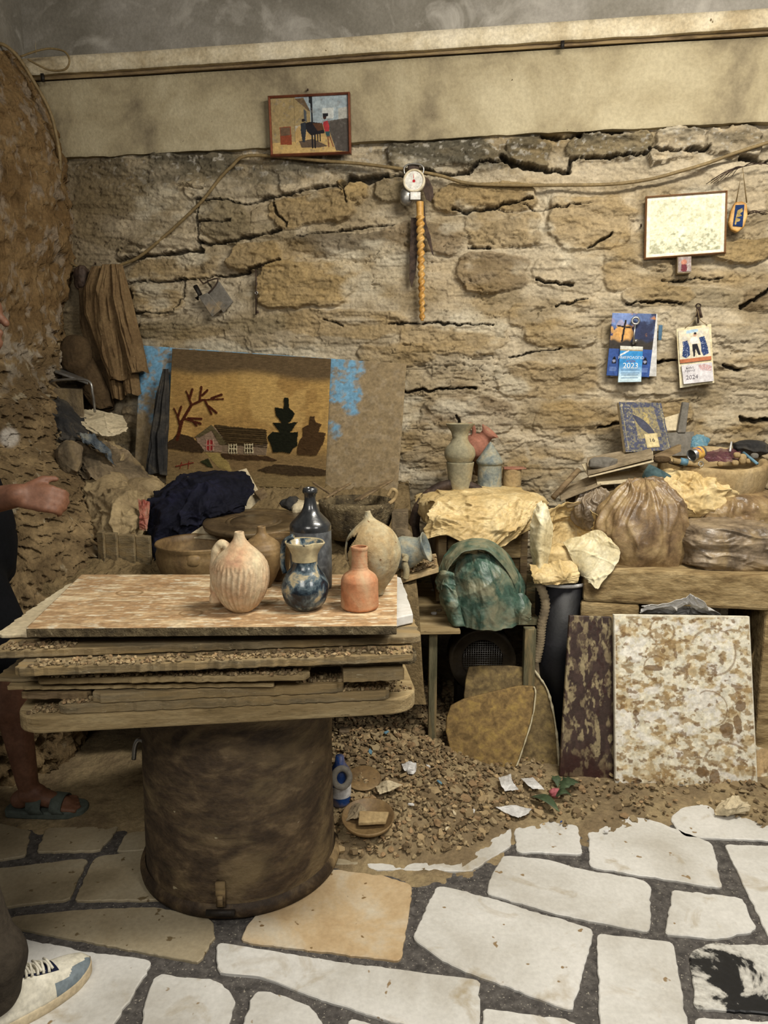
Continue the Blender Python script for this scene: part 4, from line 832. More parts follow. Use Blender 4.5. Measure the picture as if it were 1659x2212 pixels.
for (a, b2, w_, lb) in (((676, 1040, 3.12), (722, 1070, 3.06), .012, 'thin wood stick leaning out of the rough tub at its left'), ((702, 1074, 3.02), (756, 1042, 3.14), .02, 'short wood stick lying in the rough tub'), ((772, 1078, 3.02), (842, 1036, 3.16), .045, 'wide flat wood offcut at the right of the rough tub')):
    A, B = P3(*a), P3(*b2); q = Vector((0, .3, 1)).cross(B-A).normalized()*w_*.5; slab('wood_scrap', [A-q, B-q, B+q, A+q], .01, m_wood, label=lb, cat='wood scrap')
slab('clay_box', [P3(846, 1108, 3.0), P3(882, 1106, 3.0), P3(882, 1098, 3.15), P3(846, 1100, 3.15)], .09, m_rag, label='small mud-covered box between the rough tub and the iron ring', cat='box', jit=.004)
blob('clay_scrap', P3(625, 1088, 3.2), (.035, .03, .018), m_ragd, seed=3, n=50, m=40, label='dark scrap lying behind the wheel head', cat='scrap')
blob('plaster_scrap', P3(664, 1096, 3.18), (.06, .05, .022), m_paper, seed=6, n=50, m=40, sq=2, label='pale plaster scrap lying behind the dark bottle', cat='scrap')
slab('wood_scrap', [P3(548, 1062, 3.3), P3(570, 1052, 3.3), P3(578, 1068, 3.25), P3(562, 1078, 3.25)], .01, m_wood, label='tiny wood piece right of the cream card', cat='wood scrap')
# broken jar and tray to the right of the broken jug
jr = thing('broken_jar', 'broken grey-green jar lying on its side right of the broken jug', 'jar', P3(890, 1215, 2.8))
Rj = Matrix.Rotation(math.radians(72), 3, 'Y')@Matrix.Rotation(math.radians(15), 3, 'X')
Bag().lathe(P3(868, 1195, 2.8), [(.03, -.05), (.055, -.02), (.06, .02), (.05, .05), (.04, .075), (.045, .09), (.055, .1), (.05, .1), (.036, .085), (.03, .06), (0, .05)], 60, R=Rj, flute=lambda a, z: .08*math.sin(a*2+1)).mk('body', m_bluepot, jr)
Bag().tube(smoothpts([P3(868, 1198, 2.75), P3(878, 1200, 2.75), P3(874, 1215, 2.74), P3(878, 1232, 2.74), P3(876, 1250, 2.74)], 6), .012, 12).mk('neck', m_clayg, jr)
slab('wooden_tray', [P3(866, 1250, 2.75), P3(948, 1226, 2.8), P3(942, 1195, 3.0), P3(866, 1205, 3.0)], .02, m_clay, label='tan tray holding dry chips left of the crate', cat='tray', jit=.002)
bag = Bag()
for _ in range(110):
    u, v = rk.random(), rk.random(); p = P3(866, 1247, 2.76).lerp(P3(944, 1226, 2.8), .1+.85*u).lerp(P3(940, 1198, 2.98), v*.7); P, Fc = chipmesh(rk, rk.uniform(.005, .012), .4); R = Matrix.Rotation(rk.uniform(0, 6), 3, 'Z')@Matrix.Rotation(rk.gauss(0, .8), 3, 'X'); bag.add([p+Vector((0, 0, .008))+R@Vector(q) for q in P], Fc, rk.choice(tn))
bag.mk('dry_chips', m_chip, smooth=False, label='dry brown chips filling the tan tray left of the crate', cat='chips', kind='stuff')
blob('brown_rag', P3(870, 1160, 2.9), (.035, .03, .03), m_rag, seed=31, n=60, m=50, amp=.012, label='brown crumpled rag on top of the broken jar', cat='rag')
# iron ring
rc_ = P3(985, 1136, 3.33)
Rr = Matrix.Rotation(math.radians(82), 3, 'X')
Bag().lathe(rc_, [(.165, -.02), (.205, -.02), (.208, 0), (.205, .02), (.165, .02), (.162, 0), (.165, -.02)], 80, R=Rr).mk('iron_ring', m_rust, label='broad rusty iron ring leaning on the wall behind the paper-covered crate', cat='ring')
# ================================================================== crate, paper cover and pots on it
cA = P3(945, 1150, 3.08); cB = P3(1136, 1150, 3.08)
ct = thing('crate', 'wooden crate with a front drawer under the cream paper', 'crate', ((cA.x+cB.x)/2, 3.3, .585))
W_ = cB.x-cA.x
Bag().box((cA.x+W_/2, 3.32, .76), (W_, .44, .34)).mk('body', m_wood, ct, smooth=False, bevel=.003)
Bag().box((cA.x+.02, 3.08, .79), (.035, .04, .30)).mk('post', m_wood, ct, smooth=False, bevel=.003)
Bag().box((cB.x-.005, 3.1, .77), (.03, .04, .36)).mk('post', m_wood, ct, smooth=False, bevel=.003)
Bag().box((cA.x+W_/2+.03, 3.085, .835), (W_-.10, .03, .10)).mk('drawer', m_beam, ct, smooth=False, bevel=.003)
cc_ = P3(1040, 1112, 3.22)
pc = thing('paper_cover', 'crumpled cream waxed paper draped over the crate', 'paper', (cc_.x, cc_.y, .9))
blob('sheet', (cc_.x, 3.27, .955), (.245, .22, .075), m_cream, seed=21, sq=3.6, amp=.026, freq=8, n=260, m=180, parent=pc)
patch('flap', pr([(945, 1085, 3.08), (1000, 1095, 3.04), (1070, 1090, 3.04), (1130, 1085, 3.05), (1168, 1085, 3.1)], [(925, 1115, 3.02), (990, 1128, 2.99), (1070, 1130, 2.98), (1120, 1125, 3.0), (1155, 1105, 3.04)], [(915, 1166, 3.02), (965, 1158, 2.98), (1040, 1184, 2.97), (1085, 1180, 2.98), (1150, 1140, 3.02)]), m_cream, pc, amp=.024, freq=9, n=150, seed=23, edge=.06)
ZC = 1.03
fp = potbag(993, 1060, ZC, [(23, 0), (25, 20), (28, 45), (30, 58)]); fp[0].mk('flower_pot', m_clayg, label='plain grey-tan flower pot standing on the paper-covered crate', cat='pot')
pp = thing('pitcher', 'dusty cream pitcher with flared broken rim resting inside the grey flower pot', 'pitcher', (fp[1][0], fp[1][1], ZC+.08))
s_ = fp[2]; cen = (fp[1][0]-.002, fp[1][1], ZC)
Bag().lathe(cen, [(0, 45*s_)]+[(p.x, p.z) for p in smoothpts([Vector((r_*s_, 0, h_*s_)) for r_, h_ in ((20, 45), (25.5, 58), (33, 73), (31, 88), (22, 99), (17, 109), (18, 122), (27, 136), (30, 141))], 5)]+[(27*s_, 141*s_), (15*s_, 122*s_), (14*s_, 105*s_), (0, 95*s_)], 70, flute=lambda a, z: .10*math.sin(a*2+.5)*(z > .23)).mk('body', m_clayg, pp)
hs = thing('bird_house', 'small weathered blue clay house with a conical roof and round body', 'clay house', atZ(1057, 1054, ZC))
b_, oh, s_ = potbag(1057, 1056, ZC, [(25, 0), (25.5, 10), (25, 50)], inner=False, n=60, flute=lambda a, z: .015*math.sin(z*260)); b_.mk('body', m_bluepot, hs)
Bag().lathe((oh[0], oh[1], ZC), [(r_*s_, h_*s_) for r_, h_ in ((0, 48), (25, 48), (29, 53), (29.5, 58), (26, 62), (19, 72), (10, 86), (3, 96), (0, 98))], 60).mk('roof', m_bluepot, hs)
cu = thing('ribbed_cup', 'small ribbed tan clay cup covered by a flat broken lid', 'cup', atZ(1106, 1050, ZC))
b_, oc, s_ = potbag(1105, 1052, ZC, [(19, 0), (20, 4), (20.5, 37)], flute=lambda a, z: .02*math.sin(z*700)); b_.mk('body', m_clay, cu)
slab('lid', [(oc[0]+x*s_, oc[1]+y_*s_, ZC+40*s_) for x, y_ in ((-20, -18), (10, -22), (30, -12), (28, 16), (4, 24), (-18, 14))], .006, m_red, cu, jit=.003)
rj = thing('jug', 'pinkish-red dusty jug lying behind the pitcher and the clay house', 'jug', P3(1035, 990, 3.52))
Rq = Matrix.Rotation(math.radians(38), 3, 'Y')@Matrix.Rotation(math.radians(12), 3, 'X')
Bag().lathe(P3(1030, 965, 3.52), [(0, -.06), (.04, -.055), (.065, -.02), (.066, .01), (.05, .04), (.03, .055), (.03, .075), (.048, .095), (.043, .096), (.025, .075), (0, .06)], 60, R=Rq).mk('body', m_red, rj)
Bag().tube(smoothpts([P3(1012, 935, 3.5), P3(1008, 920, 3.5), P3(1020, 918, 3.5), P3(1024, 935, 3.5), P3(1014, 955, 3.5)], 6), .009).mk('handle', m_red, rj)
b_ = potbag(1045, 1040, ZC, [(22, 0), (30, 14), (36, 34), (42, 48)], dY=.03)[0]; b_.mk('dark_bowl', m_clayd, label='dark brown bowl under the reddish jug at the back of the crate', cat='bowl')
# ================================================================== stand with a board, tarp bag, motor
ST = .58
sd = thing('wooden_stand', 'low dusty wooden stand with thin grey legs right of the table, holding the green bag', 'stand', (.2, 3.1, .02))
tA, tB = atZ(995, 1362, ST), atZ(960, 1258, ST)
slab('top_board', [Vector(atZ(700, 1366, ST)), Vector(tA), Vector(tB), Vector(atZ(700, 1262, ST))], .015, m_board2, sd, bevel=.003)
Bag().box((.44, 3.26, ST-.012), (.58, .74, .022)).mk('shelf', m_woodg, sd, smooth=False)
for px, py, Y in ((935, 1400, 2.80), (1143, 1400, 2.86), (785, 1500, 3.05)):
    p = P3(px, py, Y); Bag().box((p.x, Y, ST/2-.01), (.032 if px < 1100 else .045, .04, ST-.03)).mk('leg', m_woodg, sd, smooth=False, bevel=.003)
p = P3(955, 1580, 2.95); Bag().box((p.x, 2.95, p.z), (.03, .3, .04)).mk('rail', m_woodg, sd, smooth=False)
p = P3(760, 1565, 3.05); Bag().box((p.x-.02, 3.05, p.z), (.1, .03, .035)).mk('rail', m_woodg, sd, smooth=False)
gb = thing('green_bag', 'green plastic sack sagging on the stand in front of the crate', 'bag', P3(1040, 1355, 2.86))
gc = P3(1045, 1285, 2.9)
blob('sack', (gc.x, 2.93, ST+.135), (.150, .11, .142), m_tarp, seed=41, sq=2.0, amp=.02, freq=5, fold=.02, nf=7, flat=.9, top=.3, pear=.14, n=240, m=170, parent=gb)
patch('front_sheet', pr([(996, 1186, 2.93), (1022, 1178, 2.92), (1055, 1182, 2.92), (1092, 1208, 2.94)], [(984, 1228, 2.86), (1025, 1218, 2.80), (1070, 1225, 2.80), (1116, 1262, 2.86)], [(978, 1285, 2.83), (1025, 1285, 2.76), (1080, 1290, 2.76), (1136, 1312, 2.83)], [(986, 1345, 2.82), (1030, 1358, 2.77), (1085, 1360, 2.77), (1146, 1338, 2.82)]), m_tarp, gb, amp=.016, freq=6, n=150, seed=42, thick=.003, edge=.03)
patch('hood', pr([(944, 1262, 2.86), (952, 1222, 2.88), (972, 1190, 2.9), (1006, 1168, 2.9), (1052, 1168, 2.9), (1092, 1195, 2.9), (1116, 1235, 2.88), (1132, 1290, 2.86)], [(956, 1275, 2.80), (968, 1232, 2.79), (988, 1205, 2.78), (1015, 1190, 2.78), (1050, 1192, 2.78), (1080, 1215, 2.79), (1104, 1250, 2.80), (1120, 1298, 2.82)]), m_tarp, gb, amp=.007, freq=8, n=130, seed=44, thick=.004)
patch('side_fold', pr([(944, 1240, 2.85), (958, 1232, 2.80), (980, 1238, 2.80)], [(952, 1285, 2.84), (968, 1285, 2.78), (988, 1290, 2.79)], [(974, 1340, 2.84), (985, 1350, 2.79), (1004, 1352, 2.79)]), m_tarp, gb, amp=.014, freq=9, n=90, seed=43, thick=.003)
patch('corner_fold', pr([(1108, 1290, 2.80), (1128, 1282, 2.80), (1146, 1305, 2.81)], [(1105, 1318, 2.78), (1128, 1322, 2.76), (1144, 1330, 2.79)], [(1112, 1345, 2.79), (1130, 1348, 2.78), (1140, 1345, 2.8)]), m_tarp, gb, amp=.008, freq=10, n=70, seed=45, thick=.003)
mc = P3(1042, 1425, 3.0)
mo_ = thing('blower', 'dark round blower with a wire mesh grille under the stand', 'blower', (mc.x, 3.05, .15))
Ry = Matrix.Rotation(math.radians(90), 3, 'X')
Bag().lathe(mc, [(.085, -.0), (.12, .0), (.135, .02), (.135, -.12), (0, -.12), (0, -.05), (.083, -.05), (.085, 0)], 60, R=Ry).mk('housing', M('dark_housing', ['2b2318', '3a3020'], rough=.6), mo_)
gr = Bag()
for k in range(-8, 9):
    h_ = math.sqrt(max(.0, 1-(k/9)**2))*.083; gr.tube([mc+Vector((k*.0095, -.004, -h_)), mc+Vector((k*.0095, -.004, h_))], .0009, 4); gr.tube([mc+Vector((-h_, -.005, k*.0095)), mc+Vector((h_, -.005, k*.0095))], .0009, 4)
gr.mk('grille', m_steel, mo_)
Bag().box((mc.x, 3.08, .13), (.2, .15, .26)).mk('foot', m_dark, mo_, smooth=False)
# ================================================================== bench with bags
BZ = .80
bA, bB = Vector(atZ(1262, 1226, BZ)), Vector(atZ(1730, 1247, BZ))
bn = thing('work_bench', 'thick rough wooden bench along the right wall carrying plastic bags', 'bench', ((bA.x+bB.x)/2, bA.y+.2, .0))
slab('bench_top', off2(bA, bB, .62), .135, m_beam, bn, jit=.004, seg=.05, seed=5, bevel=.012)
b1 = Vector(atZ(1258, 1226, BZ))-Vector((0, 0, .136)); b2 = Vector(atZ(1388, 1232, BZ))-Vector((0, 0, .136)); slab('block_leg', off2(b1, b2, .4), .66, m_beam, bn, jit=.006, seg=.05, seed=6, bevel=.012)
b1 = bB-Vector((.1, -.03, .136)); slab('block_leg', off2(b1, b1+Vector((.3, -.03, 0)), .4), .66, m_beam, bn, jit=.006, seg=.05, seed=7, bevel=.01)
rA = Vector(atZ(1330, 1226, BZ))+Vector((.12, .36, .22)); rB = rA+Vector((.75, -.12, 0)); slab('stone_ledge', off2(rA, rB, .3), .22, m_beam, label='rough ledge behind the bags holding cards, book and stone basin', cat='ledge', jit=.01, seg=.04)
def bagat(nm, px, py, Y, hw, hh, mat, label, sd, dep=.8, **k):
    p = P3(px, py, Y); m_ = mpp(Y, p.z); return blob(nm, p, (hw*m_, hw*m_*dep, hh*m_), mat, seed=sd, label=label, cat='bag', n=240, m=180, **k)
bagat('plastic_bag', 1386, 1150, 2.98, 92, 104, m_brownbag, 'large knotted brown plastic bag at the left front of the bench', 51, sq=2.4, amp=.017, freq=6, fold=.012, nf=11, top=.12, pear=.03, flat=.85, stretch=(1.4, 1.4, .6))
bagat('plastic_bag', 1570, 1174, 2.93, 100, 52, m_greybag, 'taupe plastic bag wrapped round a square block at the right front of the bench', 52, sq=4.5, amp=.014, freq=8, flat=.95, stretch=(.8, .8, 1.6))
bagat('plastic_bag', 1495, 1066, 3.10, 84, 48, m_cream, 'crumpled cream bag on top of the pile in front of the stone basin', 53, sq=2.6, amp=.02, freq=9, fold=.01, nf=7)
bagat('plastic_bag', 1590, 1098, 3.12, 110, 38, m_brownbag, 'flat brown bag lying between the taupe bag and the stone basin', 54, sq=3, amp=.018, freq=8)
bagat('plastic_bag', 1278, 1100, 3.08, 38, 40, m_greybag, 'small wrinkled brown bag behind the open cream bag', 55, sq=2.3, amp=.018, freq=9, fold=.012, nf=9)
bagat('plastic_bag', 1668, 1165, 3.0, 45, 45, m_brownbag, 'brown bag cut off by the right edge of the photo on the bench', 56, sq=2.6, amp=.014, freq=8)
bagat('plastic_bag', 1668, 1480, 2.86, 60, 170, m_brownbag, 'tall brown plastic bag hanging below the bench right of the white slab', 57, sq=2.6, amp=.016, freq=7, fold=.02, nf=8)
patch('cream_flap', pr([(1405, 1040, 3.04), (1440, 1030, 3.02), (1500, 1060, 3.0)], [(1425, 1070, 2.98), (1470, 1090, 2.96), (1500, 1110, 2.98)]), m_cream, amp=.01, freq=9, n=70, seed=60, edge=.1, label='loose cream wrapping flap between the knotted bag and the cream bag', cat='paper')
# bin with open bag
bc_ = P3(1213, 1250, 2.96); rr_ = 58*mpp(2.96, .74)
bn2 = thing('tall_bin', 'tall dark bin with a white rim left of the bench', 'bin', (bc_.x, 2.96, .03))
Bag().lathe((bc_.x, 2.96, 0), [(0, .03), (rr_*.86, .03), (rr_*.95, bc_.z-.01), (rr_*.9, bc_.z-.01), (rr_*.8, .1), (0, .1)], 50).mk('body', m_shad, bn2)
Bag().lathe((bc_.x, 2.96, bc_.z), [(rr_*.9, -.012), (rr_*.98, -.012), (rr_*1.03, -.004), (rr_*1.0, .004), (rr_*.9, .0)], 50).mk('rim', m_white, bn2, label='white rim')
ob = thing('open_bag', 'open pale cream plastic bag crumpled on top of the tall bin', 'bag', (bc_.x, 2.96, bc_.z))
patch('back_wall', pr([(1178, 1104, 2.98), (1212, 1086, 3.04), (1252, 1084, 3.06), (1292, 1114, 3.0)], [(1176, 1160, 3.02), (1215, 1145, 3.1), (1250, 1145, 3.12), (1290, 1155, 3.02)], [(1165, 1235, 2.97), (1205, 1240, 3.02), (1245, 1240, 3.02), (1282, 1215, 2.97)]), m_cream, ob, amp=.014, freq=9, n=110, seed=61, edge=.06)
patch('left_flap', pr([(1168, 1082, 2.96), (1175, 1088, 2.94), (1182, 1100, 2.94)], [(1150, 1120, 2.94), (1170, 1125, 2.88), (1195, 1140, 2.92)], [(1145, 1175, 2.94), (1165, 1180, 2.87), (1190, 1185, 2.9)], [(1153, 1225, 2.94), (1165, 1235, 2.88), (1178, 1250, 2.9)]), m_creamw, ob, amp=.010, freq=9, n=100, seed=62, edge=.05)
patch('right_flap', pr([(1216, 1172, 2.92), (1255, 1158, 2.9), (1292, 1146, 2.88), (1320, 1165, 2.86)], [(1228, 1192, 2.88), (1262, 1185, 2.86), (1300, 1185, 2.86), (1340, 1194, 2.83)], [(1245, 1225, 2.87), (1270, 1232, 2.84), (1298, 1225, 2.84), (1330, 1225, 2.82)], [(1262, 1240, 2.86), (1275, 1258, 2.83), (1290, 1273, 2.81), (1300, 1262, 2.81)]), m_creamw, ob, amp=.012, freq=8, n=110, seed=63, edge=.05)
patch('front_fold', pr([(1146, 1222, 2.9), (1190, 1214, 2.88), (1240, 1212, 2.88)], [(1148, 1242, 2.85), (1195, 1244, 2.83), (1250, 1235, 2.84)], [(1156, 1258, 2.86), (1200, 1262, 2.83), (1246, 1256, 2.85)]), m_cream, ob, amp=.016, freq=10, n=110, seed=64, edge=.06)
blob('inner_heap', P3(1212, 1205, 2.95), (.085, .06, .05), m_cream, seed=65, amp=.016, freq=9, n=90, m=70, parent=ob)
# long strip of corrugated card hanging right of the stand
bag = Bag(); A, B = P3(1172, 1255, 2.88), P3(1162, 1420, 2.86)
bag.tube(smoothpts([P3(1160, 1250, 2.9), P3(1178, 1300, 2.88), P3(1170, 1350, 2.88), P3(1166, 1390, 2.88), P3(1158, 1428, 2.88)], 14), [.016+.004*(i % 2) for i in range(57)], 10).mk('torn_card', m_card, label='torn strip of corrugated card hanging between the stand and the tall bin', cat='card')
# ================================================================== slabs leaning in front of the bench
def leanq(pts, Yb, Yt, yb, yt): return [P3(x, y_, Yb+(Yt-Yb)*(yb-y_)/(yb-yt)) for x, y_ in pts]
wb = Art(380, 300, 'e0dac6', .79)
wb.smear('b39a6c', -.02, 16, 1, .8, 22, soft=.25); wb.smear('957a50', .06, 24, 2, .8, 34); wb.smear('e6e2d8', .08, 9, 3, .85, 14, soft=.25); wb.smear('7b6040', .26, 26, 4, .8, 36); wb.smear('d8cfb4', .2, 40, 5, .7)
for (x, y_, r_, w_) in ((.35, .085, .07, .006), (.72, .2, .13, .006), (.68, .52, .1, .004), (.3, .3, .07, .004), (.8, .85, .14, .006)):
    d = np.abs(np.hypot((wb.u-x)*.79, wb.v-y_)-r_+.004*fbm(wb.u*20, wb.v*20, s=6)); wb.put((d < w_) & (fbm(wb.u*9, wb.v*9, s=int(x*99)) > -.05), '7b5d38', a=.6)
for (x, y_, a_, b2) in ((.36, .2, .02, .016), (.15, .56, .02, .015), (.62, .88, .05, .03), (.7, .9, .04, .04), (.8, .63, .05, .035), (.9, .5, .05, .03), (.28, .3, .07, .016), (.15, .95, .03, .02), (.88, .6, .03, .05)): wb.put(((wb.u-x)/a_)**2+((wb.v-y_)/b2)**2+.9*fbm(wb.u*30, wb.v*30, s=8) < 1, '745a3c', a=.85)
wb.noise(.10, 60, 5); wb.c = mixc(wb.c, L('ddd6c2'), sst(.012, .004, np.minimum(np.minimum(wb.u, 1-wb.u), np.minimum(wb.v, 1-wb.v)))*.8)
q = leanq([(1327, 1328), (1619, 1332), (1638, 1721), (1330, 1702)], 2.64, 2.735, 1710, 1330); m_gl = M('smeared_white_face', None, vcol=True, scale=30, rough=.5, bump=.2, bscale=60, spec=.4)
wb.mk('white_slab', q, m_gl, thick=.022, label='large white slab smeared with brown slip leaning on the front of the bench', cat='slab')
wb2 = Art(60, 40, 'cfc6ad', .8); wb2.smear('a8895a', .0, 4, 11, .85); wb2.smear('6f5636', .2, 8, 12, .8)
wb2.mk('white_slab', leanq([(1625, 1560), (1720, 1560), (1722, 1728), (1628, 1724)], 2.67, 2.76, 1720, 1560), m_gl, thick=.02, label='second smaller smeared white slab half hidden behind the right edge of the large one', cat='slab')
db = Art(300, 120, '3a2c27', .4); db.smear('8a7b5e', -.02, 20, 21, .85, 13, soft=.25); db.smear('43332e', .08, 24, 22, .8, 16); db.smear('9b8d6c', .2, 22, 23, .8, 12); db.smear('35211e', .25, 26, 24, .8); db.c = mixc(db.c, L('34191480'[:6]), (sst(.8, .95, db.v+.15*fbm(db.u*9, db.v*9, s=3)))*.7); db.noise(.1, 50, 4)
db.mk('brown_board', leanq([(1231, 1330), (1322, 1333), (1331, 1684), (1209, 1676)], 2.68, 2.77, 1680, 1330), m_gl, thick=.02, label='narrow dark brown board smeared with clay leaning left of the white slab', cat='board')
slab('grey_board', leanq([(1154, 1428), (1216, 1428), (1210, 1640), (1150, 1640)], 2.86, 2.92, 1640, 1428), .012, m_card, down=(0, 1, .1), label='plain grey-beige panel standing behind the flagstones', cat='board')
q1 = [(1012, 1440), (1050, 1437), (1100, 1438), (1150, 1442), (1163, 1460), (1180, 1485), (1190, 1515), (1199, 1560), (1205, 1610), (1206, 1668), (1195, 1675), (1150, 1678), (1100, 1674), (1050, 1640), (1003, 1560), (1002, 1500), (1008, 1455)]
q2 = [(1153, 1483), (1157, 1498), (1150, 1550), (1135, 1600), (1118, 1650), (1108, 1665), (1072, 1678), (1040, 1672), (1010, 1660), (975, 1630), (962, 1580), (964, 1550), (974, 1525), (1000, 1510), (1050, 1498), (1090, 1488), (1130, 1480)]
m_fe = m_flagw
for q_, yb_, yt_, Yb, Yt, lb, sd_ in ((q1, 1678, 1437, 2.76, 2.87, 'larger brown flagstone leaning behind, with a chipped white right edge', 1), (q2, 1678, 1480, 2.71, 2.80, 'rounded yellow-brown flagstone leaning in front of the larger one', 2)):
    W_ = leanq(q_, Yb, Yt, yb_, yt_); slab('flagstone', W_[::-1] if sd_ == 1 else W_, .018, m_flag2 if sd_ == 1 else m_flag, down=(0, 1, -.3), label=lb, cat='flagstone', jit=.002, seg=.02, seed=sd_, bevel=.004)
ch = Bag(); W_ = leanq(q1[3:11], 2.755, 2.865, 1678, 1437); ch.tube(smoothpts(W_, 4), [.003+.004*abs(math.sin(i*1.3))*abs(math.sin(i*.4)) for i in range(29)], 6); ch.mk('chipped_edge', m_flagw, bpy.data.objects['flagstone'], label='chipped white edge')
ch = Bag(); W_ = leanq(q2[:6], 2.705, 2.795, 1678, 1480); ch.tube(smoothpts(W_, 4), [.002+.002*abs(math.sin(i*1.7)) for i in range(21)], 6); ch.mk('chipped_edge', m_flagw, bpy.data.objects['flagstone.001'], label='chipped white edge')
patch('white_bag', pr([(1390, 1308, 2.77), (1440, 1302, 2.76), (1480, 1290, 2.75), (1496, 1282, 2.74), (1540, 1312, 2.75)], [(1386, 1318, 2.80), (1440, 1316, 2.79), (1480, 1310, 2.79), (1500, 1314, 2.79), (1555, 1324, 2.80)], [(1388, 1338, 2.90), (1440, 1338, 2.90), (1480, 1338, 2.90), (1510, 1338, 2.90), (1560, 1342, 2.90)]), m_white, amp=.012, freq=10, n=100, seed=71, edge=.08, label='crumpled white plastic bag stuffed under the bench above the white slab', cat='bag')

for i, (x, y_, m_, lb) in enumerate(((935, 1275, m_white, 'small white chip at the back of the board right of the table'), (945, 1283, m_rag, 'brown clay lump at the back of the board right of the table'), (938, 1325, m_white, 'white chip near the front of the board right of the table'), (948, 1318, m_rag, 'brown crumb near the front of the board right of the table'))):
    blob('chip', Vector(atZ(x, y_, ST+.004)), (.010, .007, .005), m_, seed=i, amp=.002, freq=60, n=24, m=18, label=lb, cat='chip')
# ================================================================== things on the wall
# framed photograph
def frame(name, label, Cp, fw, mat, art, off=.06, dpt=.02, n=None):
    C = [Vector(onW(*p, off)) for p in Cp]; cen = sum(C, Vector())/4; t = thing(name, label, 'framed picture', tuple(cen))
    ins = [c+((C[(i+1) % 4]-c).normalized()+(C[i-1]-c).normalized())*fw for i, c in enumerate(C)]
    nd = Vector((-WN.x, -WN.y, 0))*dpt; b = Bag()
    for i in range(4):
        j = (i+1) % 4; a, b2, c, d = C[i], C[j], ins[j], ins[i]
        ma_, mb_ = (a+d)/2-nd*.4, (b2+c)/2-nd*.4
        b.add([a, b2, mb_, ma_, c, d, a+nd, b2+nd, c+nd, d+nd], [(0, 1, 2, 3), (3, 2, 4, 5), (1, 0, 6, 7), (5, 4, 8, 9)])
    b.mk('frame', mat, t, smooth=False)
    art.mk('picture', [i_-nd*-.25 for i_ in ins], m_art, t, thick=.002); return t
ph = Art(150, 200, 'a98c5c', 1.33); Q = lambda *q: [((x-205)/(1490-205), (y-140)/(1085-140)) for x, y in q]
ph.poly(Q((600, 140), (1500, 140), (1500, 620), (600, 620)), '8e9aa0'); ph.smear('a3adb0', .0, 4, 3, .5); ph.poly(Q((200, 140), (610, 140), (870, 380), (870, 600), (600, 620), (600, 900), (200, 920)), '93805a'); ph.poly(Q((200, 900), (660, 880), (1100, 780), (1500, 1100), (200, 1100)), 'b59862')
ph.poly(Q((610, 160), (760, 150), (870, 385), (830, 370)), '5d4c38'); ph.line(Q((600, 160), (600, 900)), .004, '6b5a3c'); ph.poly(Q((760, 340), (800, 380), (800, 560), (760, 540)), '4b4f52')
ph.poly(Q((845, 140), (905, 140), (905, 600), (880, 600), (875, 260), (845, 230)), '15181c'); ph.poly(Q((1070, 340), (1260, 340), (1250, 520), (1070, 520)), 'b9bcb8'); ph.poly(Q((1330, 360), (1490, 330), (1490, 520), (1330, 540)), 'a5a49c')
ph.poly(Q((1130, 560), (1490, 520), (1490, 1085), (1280, 1060), (1200, 800)), '4a443f'); ph.smear('75706a', .3, 18, 5, .35); ph.poly(Q((340, 630), (530, 625), (540, 935), (345, 930)), '7d3d26'); ph.poly(Q((350, 640), (515, 635), (515, 770), (350, 780)), '5f4a38')
ph.poly(Q((660, 880), (900, 850), (1150, 980), (1000, 1000), (700, 990)), '57483a'); ph.poly(Q((770, 580), (860, 560), (1060, 590), (1100, 760), (990, 770), (870, 790), (800, 720)), '17151a'); ph.poly(Q((900, 590), (1060, 590), (1080, 700), (980, 720)), '4e3220')
for x in (885, 930): ph.line(Q((x, 770), (x, 1000)), .012, '141216')
for x in (980, 1020): ph.line(Q((x, 760), (x, 890)), .01, '141216')
ph.poly(Q((700, 580), (780, 560), (790, 700), (760, 900), (720, 900), (695, 700)), '262a30'); ph.circ(*Q((745, 530))[0], .03, '231a16'); ph.poly(Q((1080, 570), (1150, 550), (1180, 650), (1170, 730), (1100, 735), (1075, 620)), '9c2f33')
ph.poly(Q((1105, 735), (1180, 730), (1190, 830), (1130, 830)), '2f4d50'); ph.line(Q((1150, 820), (1160, 990)), .012, '7a5238'); ph.line(Q((1180, 820), (1235, 990)), .012, '7a5238'); ph.circ(*Q((1105, 500))[0], .03, '3a241c'); ph.poly(Q((1070, 430), (1165, 430), (1160, 480), (1075, 490)), '16161c'); ph.noise(.12, 60, 2)
frame('framed_photograph', 'red-brown framed photograph of a street with a loaded donkey, hanging on the plaster band', [(578, 207), (755, 198), (758, 332), (584, 338)], .011, m_woodfr, ph, off=.075)
pr2 = Art(110, 140, 'dcd9bd', 1.25); pr2.smear('aeb08d', .18, 22, 5, .5); pr2.c = mixc(pr2.c, L('6f7458'), sst(.0, .35, fbm(pr2.u*25, pr2.v*25, o=4, s=7)+(pr2.v-.68)*1.3-.15)*.6); pr2.put((pr2.u > .95) | (pr2.u < .05) | (pr2.v > .95) | (pr2.v < .05), 'e3e0cc')
frame('framed_print', 'brown framed faded pale landscape print hanging at the right of the stone wall', [(1395, 424), (1572, 411), (1568, 547), (1392, 560)], .007, m_woodfr2, pr2, off=.05)
ib = Art(40, 40, '9a8a86', .9); ib.circ(.45, .35, .2, 'b57a64'); ib.poly([(.25, .5), (.65, .5), (.7, 1), (.2, 1)], '6c3038'); ib.smear('b5b0ac', .2, 8, 2, .6)
t = thing('icon_box', 'tiny box with a small painted icon right under the pale framed print', 'box', onW(1480, 575, .03)); ib.mk('icon_face', [onW(*p, .052) for p in ((1465, 556), (1493, 554), (1493, 586), (1465, 588))], m_art, t, thick=.001)
slab('case', [onW(*p, .050) for p in ((1463, 554), (1494, 553), (1494, 589), (1463, 591))], .05, m_card, t, down=tuple(-WN))
